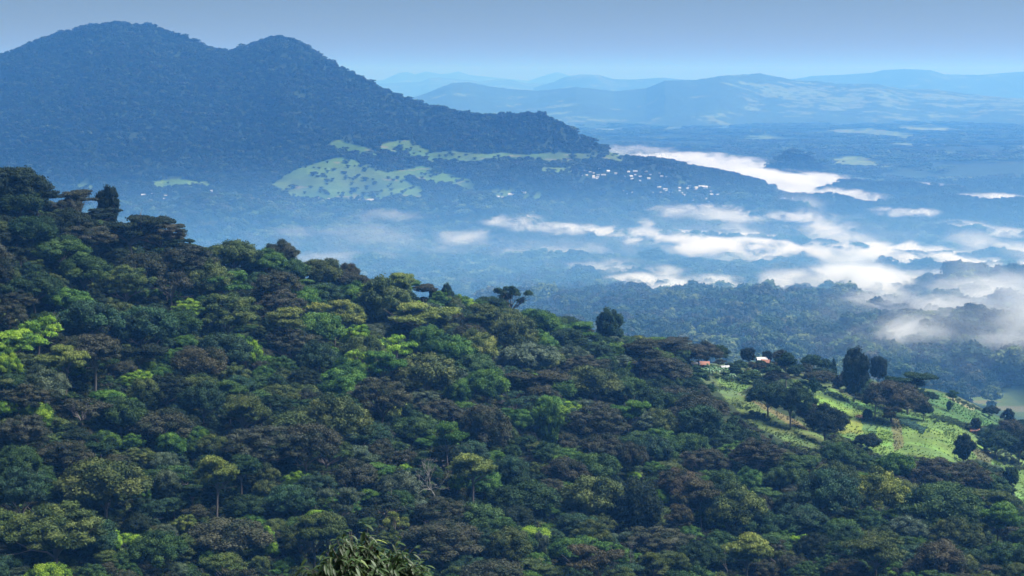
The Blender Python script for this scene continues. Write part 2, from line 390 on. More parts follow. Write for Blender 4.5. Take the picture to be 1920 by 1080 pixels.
HSUB = [
    ([(1566, 785), (1614, 790), (1618, 813), (1570, 812)], (.19, .24, .05)), ([(1570, 812), (1618, 813), (1640, 850), (1590, 840)], (.125, .22, .055)),
    ([(1615, 784), (1670, 788), (1672, 822), (1618, 806)], (.095, .18, .075)), ([(1670, 783), (1690, 785), (1694, 840), (1676, 846)], (.145, .155, .065)),
    ([(1560, 745), (1640, 762), (1648, 772), (1590, 762)], (.09, .19, .055)), ([(1480, 725), (1560, 748), (1620, 785), (1560, 770), (1500, 748)], (.145, .235, .055)),
    
    ([(1385, 738), (1460, 772), (1500, 792), (1520, 808), (1480, 795), (1430, 766)], (.16, .15, .07)), ([(1735, 800), (1800, 812), (1850, 842), (1790, 835)], (.15, .24, .06)),
    ([(1800, 800), (1900, 855), (1890, 860), (1820, 822)], (.12, .195, .08)), ([(1605, 776), (1625, 778), (1622, 786), (1604, 784)], (.17, .13, .08)),
    ([(1820, 840), (1870, 850), (1860, 868), (1830, 862)], (.12, .125, .06)), ([(1645, 800), (1672, 808), (1665, 850), (1640, 848)], (.14, .235, .05)),
    ([(1760, 760), (1860, 788), (1850, 793), (1780, 775)], (.065, .14, .045)), ([(1765, 742), (1800, 748), (1838, 768), (1820, 768)], (.22, .24, .11)),
]
def hill_open(px, py):
    r = np.zeros(np.shape(px), bool)
    for poly, c in HF: r |= inpoly(px, py, poly)
    return r
def build_hillside():
    pxs = np.concatenate([np.arange(-500, 1240, 8.0), np.arange(1240, 1960, 2.5), np.arange(1960, 2420, 10)])
    ts = np.concatenate([np.linspace(0, .5, 130), np.linspace(.51, 1.02, 60)])
    rows = []
    cpy, cd = hill_crest(pxs); cx, cyy, cz = hill(pxs, 0 * pxs)
    for dt, dz in [(900, 300), (700, 250), (450, 165), (280, 96), (160, 44), (80, 15), (30, 3.5)]:
        s = (cd + dt) / cd; rows.append(np.stack([cx * s, cyy * s, cz - dz], -1))
    for t in ts: rows.append(np.stack(hill(pxs, t + 0 * pxs), -1))
    bx, by, bz = hill(pxs, 1.02 + 0 * pxs)
    for k, dd in enumerate([520, 440, 360, 280, 200, 130, 80, 45, 20, 5, -10, -60]):
        w = 1.0 if k > 0 else .6
        z = (-1.7 - .375 * max(dd, 0)) + 2.5 * fbm(bx / 30, by * 0 + dd / 30, 61, 3) * min(1, abs(dd) / 60)
        rows.append(np.stack([bx, 0 * bx + dd, bz * (1 - w) + z * w], -1))
    V = np.array(rows); nr, nc = V.shape[:2]; V = V.reshape(-1, 3)
    f = grid_faces(nr, nc)[:, ::-1]
    me = npmesh("hillside", V, f, (M_HILL,), True)
    x, y, z = V.T
    yy = np.maximum(y, 30); qx, qy = proj(x, yy, z)
    col = np.zeros((len(V), 3)); col[:] = (.026, .042, .018)
    m = (qx > 1230) & (qx < 1480) & (qy < 725) & (qy > 670); col[m] = (.06, .085, .035)
    m = (qx > 1480) & (qx < 1760) & (qy < 770) & (qy > 670); col[m] = (.065, .09, .035)
    jx = qx + 3 * fbm(x / 9, y / 14, 3, 2); jy = qy + 1.6 * fbm(x / 9, y / 14, 4, 2)
    for poly, c in HF + HSUB:
        m = inpoly(jx, jy, poly) & (y > 700); n = 1 + .3 * fbm(x[m] / 12, y[m] / 25, 8, 3)
        col[m] = .80 * np.array(c) * n[:, None] * (.45 + .55 * plots(x[m], y[m], 30, 24, 301))
    set_zone(me, col)
    tag(link("hillside", me), kind="structure", label="forested hillside sloping down to the right with open crop fields")
build_hillside()

# ------------------------------------------------------------ crown and trunk shapes (unit tree: height 1, crown width 1)
def icos(sub=1):
    t = (1 + 5 ** .5) / 2
    v = [(-1, t, 0), (1, t, 0), (-1, -t, 0), (1, -t, 0), (0, -1, t), (0, 1, t), (0, -1, -t), (0, 1, -t), (t, 0, -1), (t, 0, 1), (-t, 0, -1), (-t, 0, 1)]
    f = [(0, 11, 5), (0, 5, 1), (0, 1, 7), (0, 7, 10), (0, 10, 11), (1, 5, 9), (5, 11, 4), (11, 10, 2), (10, 7, 6), (7, 1, 8), (3, 9, 4), (3, 4, 2), (3, 2, 6), (3, 6, 8), (3, 8, 9), (4, 9, 5), (2, 4, 11), (6, 2, 10), (8, 6, 7), (9, 8, 1)]
    v = [tuple(np.array(a) / np.linalg.norm(a)) for a in v]
    for _ in range(sub):
        nf = []; cache = {}
        def mid(a, b):
            k = (min(a, b), max(a, b))
            if k not in cache:
                m = np.array(v[a]) + np.array(v[b]); v.append(tuple(m / np.linalg.norm(m))); cache[k] = len(v) - 1
            return cache[k]
        for a, b, c in f:
            x, y, z = mid(a, b), mid(b, c), mid(c, a); nf += [(a, x, z), (b, y, x), (c, z, y), (x, y, z)]
        f = nf
    return np.array(v), np.array(f)
ICO1 = icos(1); ICO0 = icos(0)

def leaves_on(clumps, per, size, rng, squash=.75, inner=True, asp=1.6, drop=0.0):
    """clumps: (x,y,z,r,tone). Returns triangles/quads of many small leaf sprays plus dense clump hearts"""
    V = []; T = []
    quads = []
    for (cx, cy_, cz, r, tn) in clumps:
        n = max(8, int(per * (r / .13) ** 2))
        d = rng.normal(size=(n, 3)); d /= np.linalg.norm(d, axis=1)[:, None]
        d[:, 2] = np.where(d[:, 2] < -.35, -d[:, 2], d[:, 2])
        rr = r * (1 - .35 * rng.random(n) ** 2) * (1 + .16 * rng.standard_normal(n))
        c = np.array([cx, cy_, cz]) + d * rr[:, None] * np.array([1, 1, squash])
        nrm = d + .65 * rng.normal(size=(n, 3)) + np.array([0, 0, .25]); nrm /= np.linalg.norm(nrm, axis=1)[:, None]
        a = np.cross(nrm, rng.normal(size=(n, 3))); a[:, 2] -= drop; a -= nrm * (a * nrm).sum(1)[:, None]
        a /= np.linalg.norm(a, axis=1)[:, None] + 1e-9
        b = np.cross(nrm, a)
        s = size * (.6 + .8 * rng.random(n))[:, None]
        A = a * s * asp * .5; B = b * s * .5
        q = np.stack([c - A, c - B * .9 + A * .1, c + A, c + B * .9 - A * .1], 1)
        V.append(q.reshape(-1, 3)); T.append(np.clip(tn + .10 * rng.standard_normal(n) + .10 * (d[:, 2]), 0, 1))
    V = np.concatenate(V); T = np.concatenate(T)
    f = np.arange(len(V)).reshape(-1, 4)
    if inner:
        iv, if_ = ICO1 if inner == 2 else ICO0
        hv = []; hf = []; ht = []
        base = len(V)
        for (cx, cy_, cz, r, tn) in clumps:
            k = iv * (r * .72 * (1 + .18 * rng.standard_normal((len(iv), 1)))) * np.array([1, 1, squash]) + np.array([cx, cy_, cz])
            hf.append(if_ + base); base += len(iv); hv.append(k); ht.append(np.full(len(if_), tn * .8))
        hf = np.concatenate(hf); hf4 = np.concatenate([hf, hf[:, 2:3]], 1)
        return np.concatenate([V] + hv), f, hf, T, np.concatenate(ht)
    return V, f, np.zeros((0, 3), int), T, np.zeros(0)

def leafmesh(name, V, quads, tris, tq, tt, m):
    me = bpy.data.meshes.new(name)
    me.vertices.add(len(V)); me.vertices.foreach_set("co", np.asarray(V, np.float32).ravel())
    loops = np.concatenate([quads.ravel(), tris.ravel()]).astype(np.int32)
    me.loops.add(len(loops)); me.loops.foreach_set("vertex_index", loops)
    st = np.concatenate([np.arange(len(quads)) * 4, len(quads) * 4 + np.arange(len(tris)) * 3]).astype(np.int32)
    me.polygons.add(len(st)); me.polygons.foreach_set("loop_start", st)
    me.update(calc_edges=True)
    a = me.attributes.new('tone', 'FLOAT', 'FACE'); a.data.foreach_set('value', np.concatenate([tq, tt]).astype(np.float32))
    me.materials.append(m)
    return me

def tube(path, r0, r1, n=6):
    path = np.array(path, float); k = len(path); V = []
    for i in range(k):
        t = path[min(i + 1, k - 1)] - path[max(i - 1, 0)]; t /= np.linalg.norm(t) + 1e-9
        u = np.cross(t, (0, 0, 1) if abs(t[2]) < .9 else (1, 0, 0)); u /= np.linalg.norm(u); w = np.cross(t, u)
        r = r0 + (r1 - r0) * i / (k - 1); an = np.arange(n) / n * 2 * math.pi
        V.append(path[i] + r * (np.cos(an)[:, None] * u + np.sin(an)[:, None] * w))
    V = np.concatenate(V)
    f = [(i * n + j, i * n + (j + 1) % n, (i + 1) * n + (j + 1) % n, (i + 1) * n + j) for i in range(k - 1) for j in range(n)]
    return V, np.array(f)
class TB:
    def __init__(s): s.v = []; s.f = []; s.n = 0
    def add(s, v, f): s.v.append(v); s.f.append(f + s.n); s.n += len(v)
    def mesh(s, name, m): return npmesh(name, np.concatenate(s.v), np.concatenate(s.f), (m,), True)

def fork_tree(name, rng, m, r=.03):
    t = TB()
    def grow(p, dr, L, r, n):
        k = 4; path = [p]
        for i in range(k):
            dr = dr + rng.normal(size=3) * .16 + np.array([0, 0, .03]); dr = dr / np.linalg.norm(dr); p = p + dr * L / k; path.append(p)
        t.add(*tube(path, r, r * .62, 6 if n > 2 else 4))
        if n == 0: return
        for _ in range(2 + (rng.random() < .45)):
            s = np.cross(dr, rng.normal(size=3)); s /= np.linalg.norm(s) + 1e-9
            grow(p, dr * .85 + s * (.45 + .35 * rng.random()), L * (.62 + .25 * rng.random()), r * (.5 + .12 * rng.random()), n - 1)
    grow(np.array([0, 0, -.05]), np.array([0., 0, 1.]), .36, r, 5)
    return t.mesh(name, m)
def make_trunk(name, c0, clumps, rng, m, limbs=9, r=.028, fork=None):
    t = TB(); fork = fork or c0 * .75
    lean = rng.normal(size=2) * .03
    top = np.array([lean[0], lean[1], fork])
    t.add(*tube([(0, 0, -.06), (lean[0] * .3, lean[1] * .3, fork * .4), top], r * 1.25, r * .8, 7))
    idx = rng.permutation(len(clumps))[:limbs]
    for i in idx:
        e = np.array(clumps[i][:3]); mid = top * .5 + e * .5 + np.array([0, 0, -.02]) + rng.normal(size=3) * .02
        q = top * .8 + e * .2 + np.array([0, 0, .03])
        t.add(*tube([top, q, mid, e], r * .6, r * .12, 5))
        for _ in range(2):
            e2 = e + rng.normal(size=3) * .09; t.add(*tube([mid, (mid + e2) / 2 + rng.normal(size=3) * .012, e2], r * .25, r * .06, 4))
    return t.mesh(name, m)

PROTO = {}    # kind -> list of (crown mesh, trunk mesh, crown clumps)
def clumps_for(kind, rng):
    C = []
    def fib(n, zmin):
        for i in range(n):
            z = zmin + (1 - zmin) * (i + .5) / n; a = i * 2.39996 + rng.normal() * .25; q = math.sqrt(max(0, 1 - z * z)); yield q * math.cos(a), q * math.sin(a), z
    if kind == 'dome':
        c0 = .34; n = 46
        bump = [(rng.normal(size=3), .16 * rng.random()) for _ in range(5)]
        for x, y, z in fib(n, -.25):
            k = .40 + .05 * rng.normal() + sum(w * max(0, x * b[0] + y * b[1] + z * b[2]) * .35 for b, w in bump)
            C.append((x * k, y * k, .60 + z * (k * .72), .115 + .05 * rng.random(), rng.random()))
        for _ in range(8): C.append((rng.normal() * .12, rng.normal() * .12, .55 + rng.normal() * .06, .15, .4))
    elif kind == 'round':
        c0 = .3; n = 52
        for x, y, z in fib(n, -.8):
            k = .40 + .035 * rng.normal(); C.append((x * k, y * k, .62 + z * k * .82, .11 + .04 * rng.random(), rng.random()))
        for _ in range(8): C.append((rng.normal() * .12, rng.normal() * .12, .6 + rng.normal() * .1, .16, .4))
    elif kind == 'tall':
        c0 = .15
        lob = [(rng.random() * 6.28, .25 + .7 * rng.random(), .10 + .16 * rng.random()) for _ in range(7)]
        for i in range(64):
            z = rng.random(); a = i * 2.4; w = .25 * (1 - .5 * abs(z - .6) ** 1.5 * 2)
            w += sum(q[2] * max(0, math.cos(a - q[0])) ** 2 * math.exp(-((z - q[1]) / .13) ** 2) for q in lob)
            C.append((w * math.cos(a), w * math.sin(a), .2 + .72 * z, .085 + .06 * rng.random(), rng.random()))
        for i in range(8): C.append((0, 0, .25 + .08 * i, .17, .4))
        C.append((.05, 0, .93, .14, .6))
    elif kind == 'umbrella':
        c0 = .62
        for L in range(5):
            ox, oy = rng.normal(size=2) * .17; oz = .72 + .05 * L + rng.normal() * .012; R = .36 - .045 * L
            for i in range(15):
                q = R * math.sqrt((i + .5) / 15); a = i * 2.4 + L
                C.append((ox + q * math.cos(a), oy + q * math.sin(a), oz + .02 * rng.normal() - .16 * q * q, .085 + .035 * rng.random(), .25 + .15 * L * rng.random() + .2 * rng.random()))
    elif kind == 'airy':
        c0 = .45
        for i in range(11):
            a = rng.random() * 6.28; q = .12 + .30 * rng.random(); z = .52 + .40 * rng.random() - .2 * q; tn = rng.random()
            for j in range(5):
                C.append((q * math.cos(a) + rng.normal() * .06, q * math.sin(a) + rng.normal() * .06, z + rng.normal() * .02, .07 + .03 * rng.random(), np.clip(tn + rng.normal() * .12, 0, 1)))
    elif kind == 'feather':
        c0 = .38
        for x, y, z in fib(60, -.1):
            k = .42 + .06 * rng.normal(); C.append((x * k, y * k, .58 + z * k * .85, .075 + .04 * rng.random(), rng.random()))
        for _ in range(7): C.append((rng.normal() * .13, rng.normal() * .13, .58 + rng.normal() * .07, .13, .35))
    elif kind == 'cone':
        c0 = .2
        for i in range(52):
            z = rng.random() ** 1.2; w = .36 * (1 - z) ** .65 + .03; a = i * 2.4; q = w * (.75 + .25 * rng.random())
            C.append((q * math.cos(a), q * math.sin(a), .24 + .7 * z, .09 + .05 * rng.random() * (1 - z), rng.random()))
        for i in range(6): C.append((0, 0, .3 + .08 * i, .16 - .012 * i, .4))
    elif kind == 'bare':
        c0 = .4
        for x, y, z in fib(16, .1): C.append((x * .4, y * .4, .55 + z * .4, .05, .6))
    return c0, C
SPEC = {'dome': (250, .026, .75, 1.5, .1), 'round': (250, .025, .85, 1.5, .1), 'tall': (220, .026, .9, 1.8, .5), 'umbrella': (300, .023, .42, 1.5, 0),
        'airy': (260, .023, .6, 1.6, 0), 'feather': (380, .016, .6, 2.4, .2), 'cone': (250, .026, .8, 1.7, .3), 'bare': (30, .014, .6, 2, 0)}
for kind, nv in (('dome', 4), ('round', 2), ('tall', 2), ('umbrella', 3), ('airy', 2), ('feather', 3), ('cone', 1), ('bare', 2)):
    PROTO[kind] = []
    for k in range(nv):
        rng = np.random.default_rng(hash2(np.array([k + 3]), np.array([len(kind) * 7]), 5).view(np.int64)[0] % 2**31)
        c0, C = clumps_for(kind, rng); per, size, sq, asp, drop = SPEC[kind]
        V, q, t, tq, tt = leaves_on(C, per, size, rng, sq, 1 if kind not in ('bare', 'airy') else False, asp, drop)
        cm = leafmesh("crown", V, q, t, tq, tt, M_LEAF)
        pale = kind in ('bare',)
        tm = make_trunk("trunk", c0, C, rng, M_BARK_PALE if pale else M_BARK, {'bare': 16, 'airy': 14, 'umbrella': 12}.get(kind, 8), .020 if pale else .026)
        if kind == 'bare': tm = fork_tree("trunk", rng, M_BARK_PALE, .022)
        PROTO[kind].append((cm, tm, c0))

# ------------------------------------------------------------ instanced masses (forest nobody could count)
def proto_collection(name, meshes):
    c = bpy.data.collections.new(name)
    for i, me in enumerate(meshes):
        c.objects.link(bpy.data.objects.new("%s_%02d" % (name, i), me))
    return c
def scatter(name, P, scl, rot, idx, col, coll, label, cat, kind="stuff"):
    me = bpy.data.meshes.new(name); P = np.asarray(P, np.float32)
    me.vertices.add(len(P)); me.vertices.foreach_set("co", P.ravel())
    a = me.attributes.new('scl', 'FLOAT_VECTOR', 'POINT'); a.data.foreach_set('vector', np.asarray(scl, np.float32).ravel())
    a = me.attributes.new('rot', 'FLOAT_VECTOR', 'POINT'); a.data.foreach_set('vector', np.asarray(rot, np.float32).ravel())
    a = me.attributes.new('idx', 'INT', 'POINT'); a.data.foreach_set('value', np.asarray(idx, np.int32))
    cc = np.ones((len(P), 4), np.float32); cc[:, :3] = col
    a = me.attributes.new('col', 'FLOAT_COLOR', 'POINT'); a.data.foreach_set('color', cc.ravel())
    o = link(name, me)
    g = bpy.data.node_groups.new(name, 'GeometryNodeTree')
    g.interface.new_socket("Geometry", in_out='INPUT', socket_type='NodeSocketGeometry')
    g.interface.new_socket("Geometry", in_out='OUTPUT', socket_type='NodeSocketGeometry')
    N = g.nodes; L = g.links
    gi = N.new('NodeGroupInput'); go = N.new('NodeGroupOutput')
    m2p = N.new('GeometryNodeMeshToPoints'); ip = N.new('GeometryNodeInstanceOnPoints')
    ci = N.new('GeometryNodeCollectionInfo'); ci.inputs[0].default_value = coll
    ci.inputs['Separate Children'].default_value = True; ci.inputs['Reset Children'].default_value = True
    L.new(gi.outputs[0], m2p.inputs[0]); L.new(m2p.outputs[0], ip.inputs['Points']); L.new(ci.outputs[0], ip.inputs['Instance'])
    ip.inputs['Pick Instance'].default_value = True
    def na(n, t):
        x = N.new('GeometryNodeInputNamedAttribute'); x.data_type = t; x.inputs[0].default_value = n; return x.outputs[0]
    L.new(na('idx', 'INT'), ip.inputs['Instance Index'])
    e2r = N.new('FunctionNodeEulerToRotation'); L.new(na('rot', 'FLOAT_VECTOR'), e2r.inputs[0]); L.new(e2r.outputs[0], ip.inputs['Rotation'])
    L.new(na('scl', 'FLOAT_VECTOR'), ip.inputs['Scale']); L.new(ip.outputs[0], go.inputs[0])
    md = o.modifiers.new("scatter", 'NODES'); md.node_group = g
    tag(o, label, cat, kind=kind)
    return o

def lod_crown(rng, n_cl, per, size, sq=.7, flat=1.0):
    C = []
    for i in range(n_cl):
        z = -.1 + 1.05 * (i + .5) / n_cl; a = i * 2.4 + rng.normal() * .3; q = math.sqrt(max(0, 1 - z * z)); k = .36 + .05 * rng.normal()
        C.append((q * k * math.cos(a), q * k * math.sin(a), .55 + z * k * .9 * flat, .16 + .05 * rng.random(), rng.random()))
    C.append((0, 0, .5, .28, .4)); C.append((0, 0, .22, .24, .3)); C.append((.1, .05, .08, .2, .3))
    V, q, t, tq, tt = leaves_on(C, per, size, rng, sq, 1, 1.4)
    return leafmesh("crown_mass", V, q, t, tq, tt, M_LEAF_I)
rg = np.random.default_rng(5)
MID = [lod_crown(rg, 16, 34, .075) for _ in range(6)]
LOW = [lod_crown(rg, 9, 9, .14) for _ in range(6)]
C_MID = proto_collection("treemid", MID); C_LOW = proto_collection("treelow", LOW)
GRV = []
for _ in range(4):
    C = []
    for i in range(22):
        C.append((rg.normal() * .3, rg.normal() * .3, .5 + .2 * rg.random(), .11 + .05 * rg.random(), rg.random()))
    V, q, t, tq, tt = leaves_on(C, 5, .1, rg, .9, 1, 1.3)
    GRV.append(leafmesh("grove_mass", V, q, t, tq, tt, M_LEAF_I))
C_GRV = proto_collection("grove", GRV)

PAL = np.array([(.035, .075, .022), (.022, .052, .020), (.050, .062, .024), (.040, .046, .030), (.060, .105, .028), (.028, .060, .036), (.030, .040, .024), (.085, .13, .04)])
def pick_cols(n, rng, w=None):
    c = PAL[rng.choice(len(PAL), n, p=w)]; return c * (.75 + .5 * rng.random((n, 1)))

CL = [("pale roof in the dense town on the slope above the mist", "houses of the far hillside town", 90, [(1225,352),(1300,352),(1370,358),(1400,372),(1395,386),(1330,384),(1280,376),(1215,364)]),
      ("pale roof in the loose village above the far town", "houses of the upper far village", 34, [(1055,322),(1100,318),(1170,322),(1250,322),(1250,334),(1190,341),(1120,338),(1060,336)]),
      ("tiny roof scattered below the big pale field", "houses below the big far field", 22, [(590,374),(650,374),(780,378),(785,386),(700,386),(600,382)]),
      ("tiny roof in the scattered hamlet right of the big pale field", "houses of the middle far hamlet", 18, [(840,366),(900,368),(1000,358),(1005,366),(930,378),(850,378)]),
      ("tiny roof at the foot of the mountain behind the skyline trees", "houses at the mountain foot", 14, [(235,362),(300,366),(400,360),(430,366),(400,374),(300,376),(240,372)]),
      ("tiny roof among ridge trees right of the far town", "houses on the ridge beyond the town", 18, [(1400,366),(1470,368),(1560,388),(1555,397),(1480,392),(1410,380)]),
      ("tiny bright roof in front of the far town near the mist", "houses in front of the far town", 8, [(1160,358),(1185,358),(1190,366),(1160,366)])]
def build_valley_forest():
    rng = np.random.default_rng(3)
    def pts(d0, d1, sp, px0=-60, px1=2060):
        area = (px1 - px0) / F * (d1 * d1 - d0 * d0) / 2; n = int(area / sp ** 2)
        d = np.sqrt(rng.random(n) * (d1 * d1 - d0 * d0) + d0 * d0); px = px0 + rng.random(n) * (px1 - px0)
        return px, d
    def finish(name, px, d, size, hgt, coll, nproto, label, dens_fields=.04, dark=1.0):
        x = (px - 960) / F * d; z = valley_z(px, d)
        qx, qy = proj(x, d, z)
        jx = qx + 16 * fbm(x / 110, d / 160, 3, 4); jy = qy + 7 * fbm(x / 110, d / 160, 4, 4); infield = field_amount(jx, jy)
        hedge = (np.abs(fbm(x / 170, d / 260, 83, 2)) < .035) | (np.abs(fbm(x / 140, d / 300, 87, 2)) < .03)
        grove = fbm(x / 90, d / 150, 89, 3) > .36
        keep = np.where(infield, rng.random(len(px)) < np.where(hedge, .5, np.where(grove, .7, dens_fields)), True)
        # scrubby clearings
        clear = fbm(x / 230, d / 300, 71, 3)
        openness = np.where(d < 4900, 1.6, 1.2 * np.clip((interp(EDGE, px, 2) - d) / 150, 0, 1))
        keep &= rng.random(len(px)) < np.clip(1.15 - openness * np.clip(clear - .15, 0, 1), .15, 1)
        town = np.zeros(len(px), bool)
        for q in CL: town |= inpoly(qx, qy, q[3])
        keep &= ~town | (rng.random(len(px)) < .38)
        keep &= ~((px > 1730) & (d < 1640))
        hc = (qx > -500) & (qx < 2400); cpy, _ = hill_crest(qx); keep &= ~((d < 4800) & (qy > cpy + 70))   # nothing of it would show
        x, d, z, px, inf = x[keep], d[keep], z[keep], px[keep], infield[keep]; n = len(x)
        s = size * (.65 + .7 * rng.random(n)) * (1 + .8 * (rng.random(n) < .08)) * np.where(inf, .8, 1); h = hgt * (.7 + .6 * rng.random(n)) * (s / size) ** .5 * np.where(inf, .6, 1)
        big = fbm(x / 160, d / 160, 73, 3)
        c = pick_cols(n, rng) * dark * (1 + .5 * big)[:, None]
        scatter(name, np.stack([x, d, z - .05 * h], -1), np.stack([s, s, h], -1), np.stack([0 * s, 0 * s, rng.random(n) * 6.28], -1), rng.integers(0, nproto, n), c, coll, label, "forest")
    px, d = pts(1350, 2900, 14.5, 900, 2080)
    finish("forest", px, d, 21, 22, C_MID, 6, "blue green forest in the valley just beyond the near hill")
    px, d = pts(2900, 4900, 17.0)
    finish("forest", px, d, 24, 21, C_MID, 6, "hazy blue valley forest threaded with white mist")
    px, d = pts(4900, 8800, 12.5, -60, 2060)
    # the mountain's back side is out of view
    k = d < interp(CREST, px, 2) + 60; k |= (px > 1130) & (d < 7600); k |= (px > 1330) & (px < 1650)
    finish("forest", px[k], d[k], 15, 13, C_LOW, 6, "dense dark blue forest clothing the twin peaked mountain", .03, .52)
    # far plain: groves and tree lines
    px, d = pts(7600, 18000, 52, 700, 2100)
    x = (px - 960) / F * d; z = valley_z(px, d); qx, qy = proj(x, d, z)
    line = fbm(x / 900, d / 380, 91, 3) + .3 * fbm(x / 120, d / 90, 92, 2)
    keep = (line > -.08) & ~field_amount(qx, qy) & (far_fields(x, d) < .5)
    x, d, z = x[keep], d[keep], z[keep]; n = len(x); s = 70 * (.6 + .9 * rng.random(n)); h = 27 * (.6 + .8 * rng.random(n))
    scatter("forest", np.stack([x, d, z - 3], -1), np.stack([s, s * .8, h], -1), np.stack([0 * s, 0 * s, rng.random(n) * 6.28], -1), rng.integers(0, 4, n), pick_cols(n, rng), C_GRV,
            "faint tree lines and groves on the far plain", "forest")
build_valley_forest()

# ------------------------------------------------------------ the single trees of the near hillside
CN = {'G': ("bright green", (.065, .155, .028)), 'L': ("vivid lime green", (.16, .30, .030)), 'D': ("dark green", (.022, .055, .020)), 'B': ("brownish purple", (.050, .057, .034)),
      'O': ("olive green", (.070, .105, .030)), 'T': ("bluish green", (.032, .070, .038)), 'Y': ("yellow green", (.15, .20, .045)), 'P': ("pale grey green", (.085, .125, .075)),
      'K': ("blackish green", (.018, .032, .017)), 'R': ("brownish olive", (.070, .068, .034)), 'W': ("grey leafless", (.16, .15, .14)), 'M': ("mid green", (.042, .095, .026))}
KN = {'dome': "domed", 'round': "round headed", 'tall': "tall columnar", 'umbrella': "flat topped", 'airy': "open branched", 'feather': "feathery crowned", 'cone': "conical", 'bare': "bare branched"}
